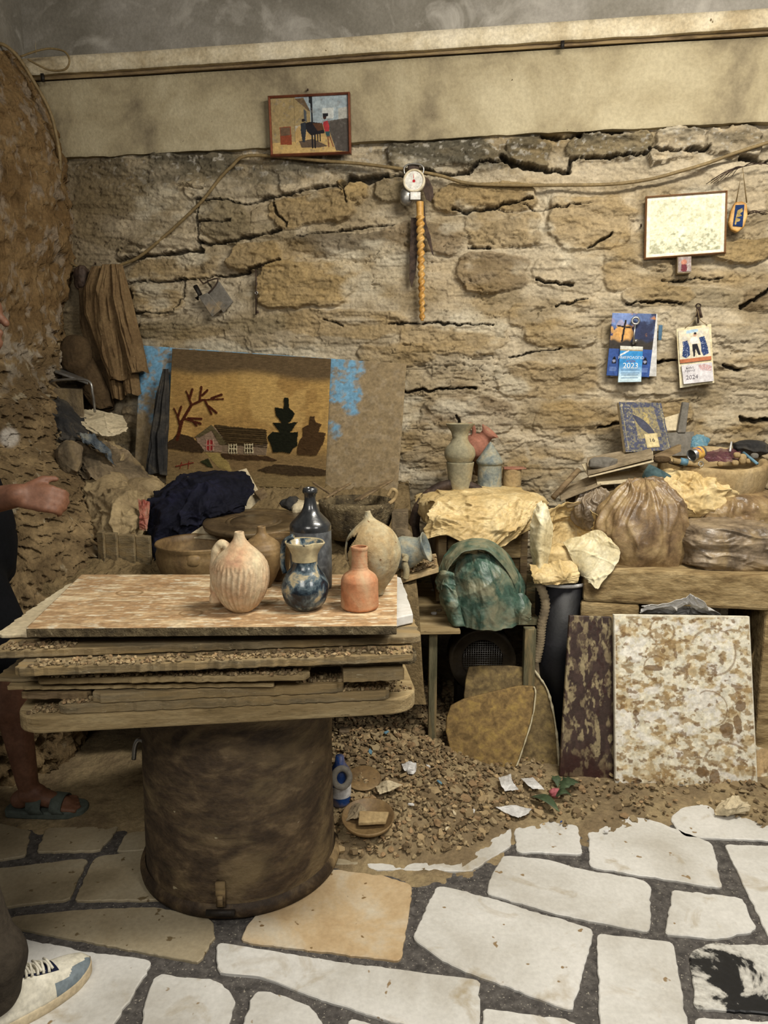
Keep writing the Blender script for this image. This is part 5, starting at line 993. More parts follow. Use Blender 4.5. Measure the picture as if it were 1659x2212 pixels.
# big cable and thin ones
def wcable(name, pts, r, mat, label, off=.035, cat='cable'): return Bag().tube(smoothpts([onW(x, y_, (o_[0] if o_ else off)) for x, y_, *o_ in pts], 8), r, 8).mk(name, mat, label=label, cat=cat)
wcable('cable', [(2250, 150), (2000, 215), (1820, 262), (1720, 290), (1659, 308), (1590, 330), (1530, 352), (1470, 370), (1400, 388), (1320, 398), (1220, 400), (1100, 400), (1010, 396), (945, 378), (860, 364), (770, 353), (690, 347), (600, 338), (528, 338), (500, 360), (475, 385), (440, 430), (400, 470), (350, 515), (300, 555), (262, 572), (230, 585)], .0075, m_cable, 'long tan cable sagging across the whole stone wall to the jacket', .045)
wcable('cable', [(185, 585), (165, 575), (145, 566), (128, 566), (122, 580), (124, 640), (130, 700), (144, 745)], .006, m_cable, 'short tan cable looping down left of the jacket', .05)
wcable('cable', [(-20, 92, .3), (10, 98, .28), (40, 125, .25), (75, 180, .2), (105, 235, .16), (120, 285, .14), (130, 350, .13), (124, 405, .13), (100, 450, .14), (78, 480, .16), (75, 530, .18), (84, 590, .2), (95, 660, .2), (100, 760, .2), (101, 815, .22)], .008, m_cable, 'tan cable snaking down the corner beside the clay pillar')
wcable('cable', [(45, 122, .2), (80, 110, .18), (110, 105, .16), (140, 112, .15), (150, 132, .15), (140, 150, .15), (110, 152, .16), (85, 142, .18), (60, 128, .2)], .0045, m_cable, 'coil of thin brown cable at the left end of the ledge')
wcable('conduit', [(68, -60, .02), (71, 0, .02), (75, 60, .02), (80, 118, .02)], .009, m_plaster, 'thin painted vertical conduit in the top left corner', cat='conduit')
wcable('cable', [(90, 410, .1), (92, 480, .16), (92, 560, .2), (97, 640, .2), (105, 720, .22), (108, 800, .24)], .006, m_cable, 'second thin cable running down the clay pillar edge')
# spring balance, horn, knives, ladle
WR = Matrix(((1, 0, 0), (0, 1, 0), (0, 0, 1)))
ex_ = Vector((ca, -WT*ca, 0)); WM = Matrix((ex_, Vector((0, 0, 1)), WN)).transposed()   # x along the wall, y up, z out
mw2 = mpp(3.7, 2.3)
def WL(px, py, off): return Vector(onW(px, py, off))
bal = thing('spring_scale', 'round white-faced spring scale hanging on the stone wall over the twisted horn', 'scale', onW(894, 390, .05))
da = Art(60, 60, 'dcd9d0'); d = np.hypot(da.u-.5, da.v-.5)
for k in range(24): a = k*PI/12; da.line([(.5+.40*math.sin(a), .5+.40*math.cos(a)), (.5+.44*math.sin(a), .5+.44*math.cos(a))], .006, '7a7a78')
da.circ(.5, .52, .085, 'b3202c'); da.line([(.5, .5), (.47, .15)], .014, 'b3202c'); c0 = WL(894, 390, .095)
Bag().lathe(c0, [(0, -.03), (.046, -.03), (.05, -.02), (.05, 0), (.0435, .004), (.041, .001), (.040, -.002)], 60, R=WM).mk('housing', m_ledge, bal)
rr = np.linspace(0, .0405, 30); aa = np.linspace(0, 2*PI, 90, endpoint=False); Vd = []; Cd = []
for r_ in rr:
    for a in aa:
        x, y_ = r_*math.cos(a), r_*math.sin(a); Vd.append(tuple(c0+WM@Vector((x, y_, -.001)))); iu = min(59, max(0, int((x/.081+.5)*60))); iv = min(59, max(0, int((.5-y_/.081)*60))); Cd.append(tuple(da.c[iv, iu]))
mk('dial', Vd, gridF(30, 90, wv=True), m_art, bal, col=np.array(Cd))
Bag().box(WL(897, 424, .09), (.048, .02, .035)).mk('label_plate', m_steel, bal, smooth=False, bevel=.002)
Bag().tube(smoothpts([WL(874, 376, .08), WL(873, 364, .08), WL(880, 356, .08), WL(893, 354, .08), WL(908, 356, .08), WL(915, 364, .08), WL(913, 376, .08)], 6), .004).mk('hanger', m_steel, bal)
Bag().box(WL(893, 362, .06), (.05, .03, .03)).mk('clamp', m_rust, bal, smooth=False, bevel=.004)
hv = Bag(); A0, A1 = WL(907, 436, .09), WL(912, 693, .05); n = 240; r0 = .017
V = []; Fk = []
for i in range(n):
    t = i/(n-1); p = A0.lerp(A1, t); r_ = r0*(1-.35*t)*(1 if t < .98 else .8); 
    for k in range(16):
        a = 2*PI*k/16; q = r_*(1+.28*math.cos(2*(a-t*52))*(t > .12)); V.append(p+WM@Vector((q*math.cos(a), 0, q*math.sin(a))))
hv.add(V, [(i*16+k, i*16+(k+1) % 16, (i+1)*16+(k+1) % 16, (i+1)*16+k) for i in range(n-1) for k in range(16)]).mk('twisted_horn', m_horn, label='long yellow twisted horn hanging below the white spring scale', cat='horn')
def blade(name, pts, off, mat, label, th=.004, cat='blade'): return slab(name, [WL(x, y_, off) for x, y_ in pts], th, mat, down=tuple(-WN), label=label, cat=cat, bevel=.0012)
blade('shear_blade', [(888, 470), (903, 470), (902, 540), (898, 590), (889, 622), (884, 600), (885, 540)], .05, m_rust, 'rusty long pointed blade hanging left of the twisted horn')
blade('shear_blade', [(916, 432), (920, 480), (930, 510), (937, 553), (933, 548), (918, 505), (914, 470)], .055, m_rust, 'dark narrow blade hanging right of the twisted horn')
blade('metal_paddle', [(914, 380), (925, 385), (935, 405), (937, 425), (930, 436), (920, 430), (914, 412)], .07, m_rust, 'rust-brown oval metal paddle hanging right of the white scale', cat='tool')
lad = WL(880, 425, .06); blob('tin_cup', lad, (.033, .03, .04), m_steel, seed=2, amp=.002, sq=2.3, n=50, m=40, label='dull galvanised tin cup hanging left below the white scale', cat='cup')
# metal tags, keys
tg = thing('padlock_plates', 'pair of dark grey metal plates hanging together by a hook on the stone wall', 'metal plate', onW(460, 645, .03))
for q_ in (((428, 640), (448, 632), (478, 668), (458, 685)), ((448, 632), (472, 607), (503, 652), (482, 676))): slab('plate', [WL(x, y_, .06 if q_[0][0] == 428 else .045) for x, y_ in q_], .012, m_stain, tg, down=tuple(-WN), bevel=.003)
Bag().tube(smoothpts([WL(430, 602, .04), WL(440, 612, .05), WL(452, 606, .05), WL(470, 602, .05), WL(466, 616, .05), WL(450, 634, .055)], 5), .0035).mk('hook', m_rust, tg)
Bag().tube([WL(422, 618, .03), WL(432, 636, .04), WL(425, 646, .04)], .012).mk('plug', m_dark, tg)
ky = thing('long_key', 'long thin rusty key hanging from a nail above the tapestry', 'key', onW(552, 680, .03))
Bag().tube([WL(552, 582, .035), WL(554, 610, .04), WL(553, 630, .04), WL(553, 680, .04)], .0035).mk('shank', m_rust, ky); Bag().lathe(WL(554, 633, .04), [(.004, -.003), (.009, -.003), (.009, .003), (.004, .003), (.004, -.003)], 20, R=WM).mk('ring', m_steel, ky); Bag().box(WL(556, 674, .04), (.012, .006, .014)).mk('bit', m_rust, ky)
Bag().tube([WL(566, 572, .0), WL(566, 577, .04)], .004).mk('nail', m_rust, label='rusty nail above the long thin key', cat='nail')
for (x, y_, lb) in ((665, 196, 'dark nail sticking out above the framed photograph'), (206, 570, 'bent nail left of the hanging jacket'), (1385, 488, 'small black nail left of the pale framed print')): Bag().tube([WL(x, y_, .0), WL(x, y_-3, .06 if x < 300 else .05)], .004).mk('nail', m_rust, label=lb, cat='nail')
blob('dark_clamp', onW(176, 600, .05), (.035, .03, .05), m_rust, seed=3, amp=.008, freq=14, n=60, m=50, label='dark rusty clamp where the cable ends left of the jacket', cat='clamp')
# calendars
def onq(C, u, v, off=.0):
    C = [Vector(c) for c in C]; p = (C[0]*(1-u)+C[1]*u)*(1-v)+(C[3]*(1-u)+C[2]*u)*v; nr = (C[3]-C[0]).cross(C[1]-C[0]).normalized(); return p+nr*off
def text(s, C, u, v, size, col, parent, off=.0012, name='lettering'):
    cu_ = bpy.data.curves.new('text', 'FONT'); cu_.body = s; cu_.size = size; cu_.align_x = 'CENTER'; cu_.align_y = 'CENTER'; to = bpy.data.objects.new('text', cu_)
    COL.objects.link(to); bpy.context.view_layer.update(); me = bpy.data.meshes.new_from_object(to.evaluated_get(bpy.context.evaluated_depsgraph_get())); bpy.data.objects.remove(to)
    o_ = onq(C, u, v, off); ex2 = (onq(C, u+.1, v, off)-o_).normalized(); nr = (Vector(C[3])-Vector(C[0])).cross(Vector(C[1])-Vector(C[0])).normalized(); ey2 = nr.cross(ex2)
    V = [tuple(o_+ex2*p.co.x+ey2*p.co.y) for p in me.vertices]; Fk = [tuple(p.vertices) for p in me.polygons]
    mt = bpy.data.materials.get('ink_'+col) or M('ink_'+col, [col], bump=0, rough=.7); return mk(name, V, Fk, mt, parent, smooth=False)
def slabq(name, C, th, mat, parent): return slab(name, C, th, mat, parent, down=tuple(-WN), bevel=.0005)
C1 = [onW(*p, .06) for p in ((1323, 676), (1418, 678), (1402, 815), (1310, 811))]
cl = thing('cross_calendar', 'blue calendar board with a black cross against a sunset sky, pinned to the wall', 'calendar', onW(1365, 750, .05))
ca1 = Art(110, 90, '39466f', .7); ca1.c = mixc(ca1.c, L('2f3550'), sst(.3, .8, ca1.u)*1.0); ca1.smear('6f86b8', .0, 3, 6, .6); ca1.smear('c98a50', .1, 5, 3, .75, 9); ca1.put(((ca1.u-.26)/.25)**2+((ca1.v-.32)/.18)**2+.8*fbm(ca1.u*9, ca1.v*9, s=3) < 1, 'd6a45e', a=.8); ca1.put(((ca1.u-.2)/.3)**2+((ca1.v-.08)/.12)**2 < 1, '7d93c6', a=.7)
ca1.c = mixc(ca1.c, L('37322e'), sst(.40, .46, ca1.v+.02*np.sin(ca1.u*20))); ca1.put(ca1.v > .56, '34508f'); ca1.line([(.32, .12), (.28, .44)], .016, '201c1e'); ca1.line([(.16, .2), (.44, .225)], .013, '201c1e')
for ux in (.14, .86): ca1.poly([(ux-.05, .80), (ux-.03, .72), (ux+.01, .68), (ux+.05, .73), (ux+.06, .80)], '0c0d14'); ca1.circ(ux+.005, .76, .025, '8a90a8')
for k in range(6):
    for ux in (.13, .87): ca1.line([(ux-.08, .84+k*.02), (ux+.08, .84+k*.02)], .003, '6f86b8')
slabq('backing', [onW(*p, .052) for p in ((1330, 676), (1420, 678), (1418, 813), (1318, 813))], .004, m_white, cl); ca1.mk('picture', C1, m_art, cl, thick=.003)
C2 = [onW(*p, .072) for p in ((1340, 747), (1389, 749), (1385, 825), (1335, 826))]
le = Art(60, 40, '3a8fd0', .66); le.c = mixc(le.c, L('c4dbe6'), sst(.45, .95, le.v)); le.put(le.v < .13, 'd8d6cb'); le.put((le.v > .10) & (le.v < .135), 'a3936f'); le.line([(0, .26), (.38, .13)], .02, 'dfe2e4')
for k in range(6): le.line([(.1+.03*(k % 2), .66+k*.045), (.9-.05*(k % 2), .66+k*.045)], .006, '35608a')
bk_ = le.mk('booklet', C2, m_art, cl, thick=.008); text('ΗΜΕΡΟΛΟΓΙΟ', C2, .5, .32, .0165, 'e3e6e8', bk_); text('ΑΓΙΩΝ', C2, .5, .42, .013, '8a5068', bk_); text('2023', C2, .5, .545, .034, 'e3e6e8', bk_)
k2 = thing('steel_key', 'large shiny steel key hanging in front of the blue cross calendar', 'key', onW(1370, 715, .08)); Bag().lathe(WL(1373, 693, .082), [(.010, -.003), (.018, -.003), (.020, 0), (.018, .003), (.010, .003), (.010, -.003)], 30, R=WM).mk('bow', m_steel, k2); Bag().tube([WL(1372, 700, .082), WL(1368, 744, .082)], .004).mk('shank', m_steel, k2); Bag().box(WL(1374, 737, .082), (.016, .004, .018)).mk('bit', m_steel, k2)
slab('blue_clip', [WL(x, y_, .05) for x, y_ in ((1423, 702), (1432, 702), (1429, 735), (1422, 735))], .008, M('dull_blue', ['3f5b74', '55748d']), down=tuple(-WN), label='small dull blue handled tool hanging right of the cross calendar', cat='tool')
C3 = [onW(*p, .06) for p in ((1461, 710), (1536, 700), (1543, 827), (1469, 838))]
cf = thing('folk_calendar', 'cream calendar with dancing folk figures and a white date pad, right of the cross calendar', 'calendar', onW(1502, 770, .05))
slabq('backing', C3, .008, m_creamw, cf); c3 = Art(100, 80, 'd8cfb8', .8); R3 = lambda *q: [((x-280)/(1060-280), (y-620)/(1440-620)) for x, y in q]
c3.poly(R3((370, 900), (500, 890), (540, 1050), (545, 1260), (440, 1330), (345, 1270), (380, 1020)), '2c3f6b'); c3.circ(*R3((430, 830))[0], .07, 'cfc9bb'); c3.poly(R3((600, 820), (740, 820), (800, 990), (600, 990), (550, 930)), 'dedcd6'); c3.poly(R3((610, 1000), (740, 1000), (810, 1290), (750, 1290), (690, 1120), (660, 1310), (620, 1310)), '23222a'); c3.circ(*R3((700, 770))[0], .05, 'c79f86'); c3.circ(*R3((705, 735))[0], .035, '1c1a20')
c3.poly(R3((790, 850), (930, 830), (990, 1100), (1010, 1270), (870, 1320), (830, 1200), (830, 1000)), '2c3f6b'); c3.circ(*R3((850, 740))[0], .07, 'cfc9bb'); c3.poly(R3((490, 640), (780, 630), (790, 700), (480, 720)), 'a9c3d6'); c3.put(c3.v > .88, 'b9714e'); c3.put((fbm(c3.u*40, c3.v*40, o=2, s=3) > .42) & (c3.c[..., 2] > c3.c[..., 0]*1.6), 'aab4cc')
Ca = [onW(*p, .066) for p in ((1465, 715), (1531, 706), (1537, 777), (1469, 785))]; c3.mk('picture', Ca, m_art, cf, thick=.002)
pd = Art(60, 60, 'd9d5d8', 1.4); pd.poly([(.55, .1), (.75, .05), (.98, .2), (.95, .45), (.75, .4), (.6, .35)], 'b8736c', a=.6, wob=.03)
for k in range(8): pd.line([(.75, .5), (.75+.3*math.cos(k*.45-2.8), .5+.45*math.sin(k*.45-2.8))], .008, 'd9d5d8')
Cb = [onW(*p, .075) for p in ((1472, 789), (1538, 782), (1542, 823), (1477, 830))]; pd_ = pd.mk('date_pad', Cb, m_art, cf, thick=.007); text('Καλή\nΧρονιά', Cb, .26, .25, .013, '6f6a72', pd_); text('2024', Cb, .3, .68, .026, '6f6a72', pd_)
Bag().tube(smoothpts([WL(1480, 708, .065), WL(1500, 690, .06), WL(1506, 668, .05), WL(1512, 690, .06), WL(1528, 702, .065)], 6), .0015).mk('string', m_cable, cf)
kb_ = Bag()
for dx_, dy2, l_ in ((-4, 0, 20), (3, -2, 26), (8, 2, 20), (0, 4, 30)): kb_.tube([WL(1508+dx_*.3, 664, .045), WL(1508+dx_, 664+l_+dy2, .055)], .0045, 6)
kb_.tube(smoothpts([WL(1503, 660, .045), WL(1508, 656, .05), WL(1514, 660, .045), WL(1508, 668, .05), WL(1503, 660, .045)], 4), .003, 6); kb_.mk('keys_bunch', m_rust, label='bunch of dark keys hanging on the nail over the folk calendar', cat='keys')
# ornament with twigs
orn = thing('woven_ornament', 'tan and blue woven boat-shaped ornament hanging on cords right of the pale framed print', 'ornament', onW(1596, 465, .05))
ov = [(1588, 437), (1603, 434), (1614, 440), (1616, 465), (1608, 490), (1594, 502), (1580, 496), (1575, 480), (1580, 455)]
slab('body', [WL(x, y_, .075) for x, y_ in ov], .03, m_horn, orn, down=tuple(-WN), bevel=.006); cx2, cy2 = 1597, 466
oa = Art(60, 36, '263a66', .5); oa.poly([(.3, .25), (.8, .15), (.9, .3), (.6, .4), (.85, .5), (.2, .6)], 'b39a62'); oa.poly([(.2, .6), (.7, .65), (.65, .75), (.35, .8), (.3, .95), (.15, .9)], 'b39a62'); oa.mk('woven_panel', [WL(*p, .078) for p in ((1589, 443), (1608, 442), (1604, 490), (1583, 488))], m_yarn, orn, thick=.001)
Bag().tube([WL(1590, 437, .06), WL(1604, 362, .05), WL(1613, 438, .06)], .003).mk('cord', m_cable, orn)
tw = Bag(); rt = random.Random(9)
for i in range(26):
    a = rt.uniform(2.3, 4.1) if i < 14 else rt.uniform(-.5, .4); l_ = rt.uniform(30, 85); sx, sy_ = (1606, 360) if i < 18 else (1612, 465); ex3 = sx+l_*math.cos(a)*(1 if i < 18 else .8); ey3 = sy_-l_*math.sin(a)*.2+(l_*.45 if i < 14 else -6)
    tw.tube(smoothpts([WL(sx, sy_, .05), WL((sx+ex3)/2, (sy_+ey3)/2-6, .07), WL(min(ex3, 1680), ey3, .04)], 4), .0014, 5)
tw.mk('dried_twigs', m_rust, label='spray of thin dried twigs stuck in the wall above the woven ornament', cat='twigs')
# ================================================================== right shelf things
def cardq(pts, th, mat, label, cat='card', nm='cardboard_sheet'): return slab(nm, [P3(*p) for p in pts], th, mat, down=(0, .15, -1), label=label, cat=cat, bevel=.0008)
cardq([(1212, 1080, 3.05), (1298, 1046, 3.05), (1290, 1022, 3.3), (1206, 1056, 3.3)], .006, m_card, 'brown card tilted lowest at the left end of the card pile')
cardq([(1225, 1092, 3.05), (1330, 1060, 3.05), (1325, 1040, 3.3), (1220, 1066, 3.3)], .012, m_wood, 'weathered wood slat under the card pile', 'slat', 'lath')
cardq([(1290, 1046, 3.06), (1400, 1038, 3.06), (1402, 1016, 3.28), (1286, 1020, 3.28)], .005, m_paper, 'pale card sheet jutting out at the bottom of the card pile')
cardq([(1272, 1030, 3.08), (1412, 996, 3.08), (1410, 968, 3.34), (1256, 1002, 3.34)], .004, m_paper, 'long bent pale card in the middle of the pile')
cardq([(1270, 1022, 3.09), (1412, 985, 3.09), (1404, 962, 3.36), (1268, 988, 3.36)], .01, m_card, 'thick grey-brown card on top of the card pile')
blob('flat_stone', P3(1302, 1000, 3.15), (.05, .03, .02), m_stain, seed=8, amp=.008, sq=3, n=60, m=40, label='flat grey stone chip lying on top of the card pile', cat='stone')
Bag().tube([P3(1250, 1015, 3.2), P3(1195, 1075, 3.12)], .012, 10).mk('wood_stick', m_wood, label='round wooden stick poking out left of the card pile', cat='stick')
bk = Art(150, 110, '43465a', .85); bk.smear('7d7760', -.1, 30, 41, .7, soft=.3); bk.poly([(.28, .12), (.8, .1), (.85, .72), (.33, .75)], '94875f', a=.8, wob=.01); bk.poly([(.52, .2), (.62, .2), (.64, .5), (.55, .55)], 'b09d62', a=.8); bk.smear('4c4e60', .1, 40, 42, .6); bk.smear('b3a888', .42, 30, 43, .8)
for x in (.05, .95): bk.line([(x, .05), (x+.02, .95)], .006, 'a09670', a=.7)
bo = thing('old_book', 'worn blue and gold calendar book with a 16 date leaf, leaning above the card pile', 'book', P3(1398, 972, 3.32))
CB = [P3(1337, 868, 3.42), P3(1428, 870, 3.42), P3(1450, 972, 3.28), P3(1352, 977, 3.28)]; bk.mk('cover', CB, m_art, bo, thick=.0015); slab('pages', [c+Vector((0, .008, -.001)) for c in CB], .028, m_paper, bo, down=(0, 1, -.25))
CT = [onq(CB, u, v, .003) for u, v in ((.46, .66), (.75, .65), (.76, .93), (.48, .94))]; dl_ = Art(8, 8, 'c9b98c').mk('date_leaf', CT, m_art, bo, thick=.002); text('16', CT, .5, .5, .026, '2b2620', dl_)
slab('printed_leaflet', [P3(1436, 902, 3.44), P3(1470, 892, 3.44), P3(1472, 930, 3.40), P3(1438, 930, 3.40)], .002, m_paper, down=(0, 1, 0), label='white printed leaflet between the book and the trowel', cat='leaflet')
tr = thing('trowel', 'grey clay-dusted trowel standing blade down between the book and the stone basin', 'trowel', P3(1475, 975, 3.36))
slab('blade', [P3(1440, 935, 3.38), P3(1500, 932, 3.38), P3(1498, 985, 3.33), P3(1440, 985, 3.33)], .006, m_stain, tr, down=(0, 1, 0)); slab('handle', [P3(1476, 868, 3.42), P3(1490, 870, 3.42), P3(1482, 935, 3.37), P3(1464, 935, 3.37)], .025, m_stain, tr, down=(0, 1, 0), bevel=.005)
slab('wood_wedge', [P3(1415, 985, 3.2), P3(1472, 960, 3.24), P3(1472, 975, 3.22), P3(1418, 1000, 3.18)], .03, m_wood, down=(0, 1, 0), label='grey wooden wedge lying in front of the trowel', cat='wood')
sb = P3(1542, 990, 3.2)
sbt = thing('stone_basin', 'round tan stone basin full of brushes, pebbles and a tin on the right ledge', 'basin', (sb.x, sb.y, .98))
Rb = Matrix.Rotation(math.radians(9), 3, 'X'); rb = 108*mpp(3.2, 1.18)
Bag().lathe(sb, [(0, -.2), (rb*.75, -.2), (rb*.95, -.15), (rb*1.03, -.07), (rb*1.02, -.01), (rb, .004), (rb*.93, .006), (rb*.88, 0), (rb*.86, -.03), (rb*.7, -.05), (0, -.05)], 80, R=Rb, flute=lambda a, z: .012*math.sin(a*3)+.01*math.sin(a*7)).mk('bowl', m_clay, sbt)
tc_ = thing('tin_can', 'small open tin with blue and orange wrapper lying at the stone basin edge', 'tin can', P3(1505, 985, 3.05)); Rc = Matrix.Rotation(math.radians(75), 3, 'Y')@Matrix.Rotation(math.radians(-25), 3, 'X')
p0 = P3(1505, 980, 3.05); Bag().lathe(p0, [(0, .03), (.024, .03), (.025, .02), (.025, -.028), (.023, -.03), (.022, -.02), (.022, .02), (0, .022)], 36, R=Rc).mk('can', m_steel, tc_); Bag().lathe(p0, [(.0256, -.015), (.0258, 0), (.0256, .018)], 36, R=Rc).mk('wrapper', M('orange_blue_wrapper', ['24407d', 'c08a32', 'c9a052'], scale=28, lo=.4, hi=.55), tc_, label='orange and blue wrapper')
patch('purple_paper', pr([(1525, 978, 3.16), (1560, 970, 3.2), (1600, 972, 3.2)], [(1520, 988, 3.12), (1560, 985, 3.12), (1598, 990, 3.12)], [(1530, 998, 3.08), (1560, 998, 3.08), (1590, 1000, 3.08)]), M('purple_brown_wrap', ['3c2228', '57353a', '7d675c'], scale=16, rough=.4), amp=.006, freq=16, n=60, seed=4, label='purple-brown crumpled wrapper lying in the stone basin', cat='wrapper')
for i, (x, y_, r_, lb) in enumerate(((1592, 983, .013, 'pale round pebble in the basin right of the wrapper'), (1588, 1000, .013, 'front pale round pebble in the basin'), (1604, 992, .014, 'long grey-tan pebble in the middle of the basin pebbles'), (1617, 996, .012, 'small tan pebble at the right of the basin pebbles'), (1630, 985, .014, 'dark pebble at the right rim of the basin'), (1556, 1002, .012, 'flat pale pebble at the front rim of the basin'))): blob('pebble', P3(x, y_, 3.08), (r_, r_, r_*(1.5 if i == 2 else .85)), m_clay if i != 4 else m_stain, seed=i, amp=.001, n=30, m=24, label=lb, cat='pebble')
blob('crumpled_rag', P3(1622, 968, 3.2), (.06, .04, .03), m_ragd, seed=17, amp=.012, freq=12, n=80, m=60, label='brown crumpled rag at the back of the stone basin', cat='rag')
Bag().tube([P3(1580, 955, 3.2), P3(1577, 975, 3.15)], .004).mk('white_stick', m_white, label='thin white stick standing in the stone basin', cat='stick'); Bag().tube([P3(1606, 978, 3.12), P3(1636, 1002, 3.03)], .006).mk('pen', m_bluelt, label='grey-blue pen hanging over the right rim of the basin', cat='pen')
sp_ = thing('wooden_spoon', 'dark brown wooden spoon resting in front of the book', 'spoon', P3(1425, 995, 3.1)); blob('bowl', P3(1430, 993, 3.1), (.035, .02, .014), m_dkcloth, seed=2, amp=.0, n=40, m=30, parent=sp_); Bag().tube([P3(1445, 998, 3.09), P3(1475, 1008, 3.06)], .006).mk('handle', m_dkcloth, sp_)
br = thing('brush', 'short brush with a pale handle bound in blue at the left rim of the basin', 'brush', P3(1490, 1003, 3.05)); Bag().tube([P3(1455, 995, 3.06), P3(1512, 1004, 3.04)], .011, 12).mk('handle', m_clay, br); Bag().tube([P3(1470, 996, 3.05), P3(1484, 999, 3.05)], .0145, 12).mk('binding', m_bluelt, br, label='light blue binding'); Bag().lathe(P3(1514, 1002, 3.03), [(.008, -.001), (.011, -.001), (.011, .001), (.008, .001), (.008, -.001)], 20, R=Matrix.Rotation(1.3, 3, 'X')).mk('ring', m_steel, br)
patch('blue_rag', pr([(1495, 945, 3.24), (1510, 940, 3.26), (1532, 952, 3.25)], [(1492, 965, 3.2), (1508, 968, 3.18), (1528, 962, 3.2)]), M('dusty_blue_rag', ['3f6577', '5f8494', '8a9184'], scale=16), amp=.008, freq=18, n=50, seed=5, edge=.1, label='small dusty blue rag behind the tin can', cat='rag')
Bag().lathe(P3(1420, 1025, 3.06), [(0, -.05), (.045, -.05), (.052, -.01), (.05, .02), (.046, .02), (.046, -.03), (0, -.03)], 40, R=Matrix.Rotation(.5, 3, 'Y')).mk('teal_tub', M('teal_striped_tub', ['2f4347', '4a6062', '8a7d62'], scale=9), label='grey-teal round tub behind the knotted bag', cat='tub')
# ================================================================== litter on the rubble
def G(px, py, dz=.0):
    p = atZ(px, py, .05)
    for _ in range(6): p = atZ(px, py, float(heapz(p[0], p[1]))+dz)
    return Vector(p)
def gpatch(nm, pts, mat, label, cat, amp=.004, fr=20, sd=0, dz=.02, n=50, **k): return patch(nm, [[G(x, y_, dz+(0 if len(q) == 2 else 0)) if not z_ else G(x, y_, z_[0]) for (x, y_, *z_) in q] for q in pts], mat, amp=amp, freq=fr, n=n, seed=sd, edge=.08, label=label, cat=cat, **k)
gpatch('silver_packet', [[(1077, 1680), (1103, 1673)], [(1082, 1695, .035), (1108, 1690, .035)], [(1090, 1710), (1120, 1706)]], m_white, 'silver-white packet lying at the foot of the flagstones', 'packet')
gpatch('plastic_tag', [[(1126, 1682), (1150, 1680)], [(1138, 1694, .03), (1165, 1694, .03)], [(1150, 1704), (1176, 1706)]], m_white, 'white plastic tag lying right of the silver packet', 'tag', amp=.002)
gpatch('paper_scrap', [[(1072, 1744), (1110, 1740), (1148, 1748)], [(1085, 1752, .02), (1115, 1755, .02), (1140, 1758)], [(1105, 1762), (1118, 1766), (1124, 1764)]], m_white, 'large torn white paper scrap at the edge of the rubble', 'paper scrap', amp=.002)
gpatch('white_wrapper', [[(868, 1652), (885, 1644), (896, 1652)], [(872, 1662, .035), (886, 1658, .04), (898, 1660)], [(882, 1670), (890, 1672), (896, 1668)]], m_white, 'small white crumpled wrapper on the upper rubble heap', 'wrapper', amp=.008)
for i, (x, y_, s_, m_, lb) in enumerate(((888, 1738, .014, m_white, 'small white shard below the white wrapper'), (1023, 1752, .014, m_white, 'thin white shard left of the large paper scrap'), (925, 1655, .012, m_white, 'white chip right of the white wrapper'), (965, 1790, .012, m_paper, 'cream chip near the front of the heap'), (982, 1757, .014, m_paper, 'pale triangular chip left of the thin white shard'), (1310, 1796, .014, m_white, 'small white shard at the edge of the marble slabs'), (1040, 1715, .016, m_clay, 'orange-tan chip above the thin white shard'), (1050, 1745, .018, m_clay, 'tan diamond chip beside the large paper scrap'), (1212, 1775, .008, m_bluep, 'tiny blue plastic piece on the dust'), (950, 1690, .015, m_bluelt, 'light blue scrap in the middle of the heap'), (835, 1582, .016, m_bluelt, 'blue-grey chip high on the heap by the table'), (800, 1625, .018, m_bluelt, 'blue-grey shard between the table and the stand'))):
    c = G(x, y_, .016); P, Fc = chipmesh(random.Random(i+50), s_, .25); R = Matrix.Rotation(.35, 3, 'X')@Matrix.Rotation(i*1.3, 3, 'Z'); Bag().add([c+R@Vector((q[0], q[1]*.6, q[2])) for q in P], Fc).mk('shard', m_, smooth=False, label=lb, cat='shard')
gpatch('beige_cloth', [[(1560, 1730, .03), (1590, 1722, .05), (1610, 1735, .03)], [(1548, 1745, .03), (1580, 1740, .06), (1620, 1742, .03)], [(1545, 1760, .01), (1570, 1762, .02), (1605, 1756, .01)]], m_paper, 'crumpled beige cloth on the floor in front of the white slab', 'cloth', amp=.008, n=70)
sau = G(795, 1785); sc_ = thing('clay_saucer', 'brown round saucer holding folded card, at the left foot of the rubble heap', 'saucer', tuple(sau))
Bag().lathe(sau+Vector((0, 0, .022)), [(0, -.01), (.06, -.01), (.082, .004), (.087, .018), (.083, .019), (.078, .008), (0, -.002)], 50, R=Matrix.Rotation(math.radians(10), 3, 'X')).mk('dish', m_clayd, sc_)
slab('folded_card', [sau+Vector(v) for v in ((-.03, -.05, .045), (.06, -.045, .045), (.07, -.01, .06), (-.03, -.005, .06))], .012, m_clay, label='folded tan card lying in the saucer', cat='card', jit=.003); gpatch('torn_card', [[(758, 1742, .03), (775, 1735, .05), (792, 1752, .05)], [(748, 1775, .04), (765, 1770, .06), (780, 1768, .06)]], m_card, 'torn grey-brown card behind the folded card', 'card', amp=.006); gpatch('torn_card', [[(812, 1700, .03), (835, 1686, .06), (870, 1695, .04)], [(820, 1716, .03), (840, 1710, .04), (850, 1705, .04)]], m_paper, 'pale curled card on the heap above the saucer', 'card', amp=.006)
Bag().lathe(G(785, 1690)+Vector((0, 0, .012)), [(0, -.006), (.05, -.006), (.062, .006), (.058, .008), (0, 0)], 40, R=Matrix.Rotation(.25, 3, 'X')).mk('broken_dish', m_clayd, label='broken brown dish half sunk in the chips beside the drum', cat='dish')
bt_ = thing('blue_bottle', 'blue plastic bottle with a white label standing right behind the drum', 'bottle', tuple(G(735, 1720))); p = G(735, 1735)
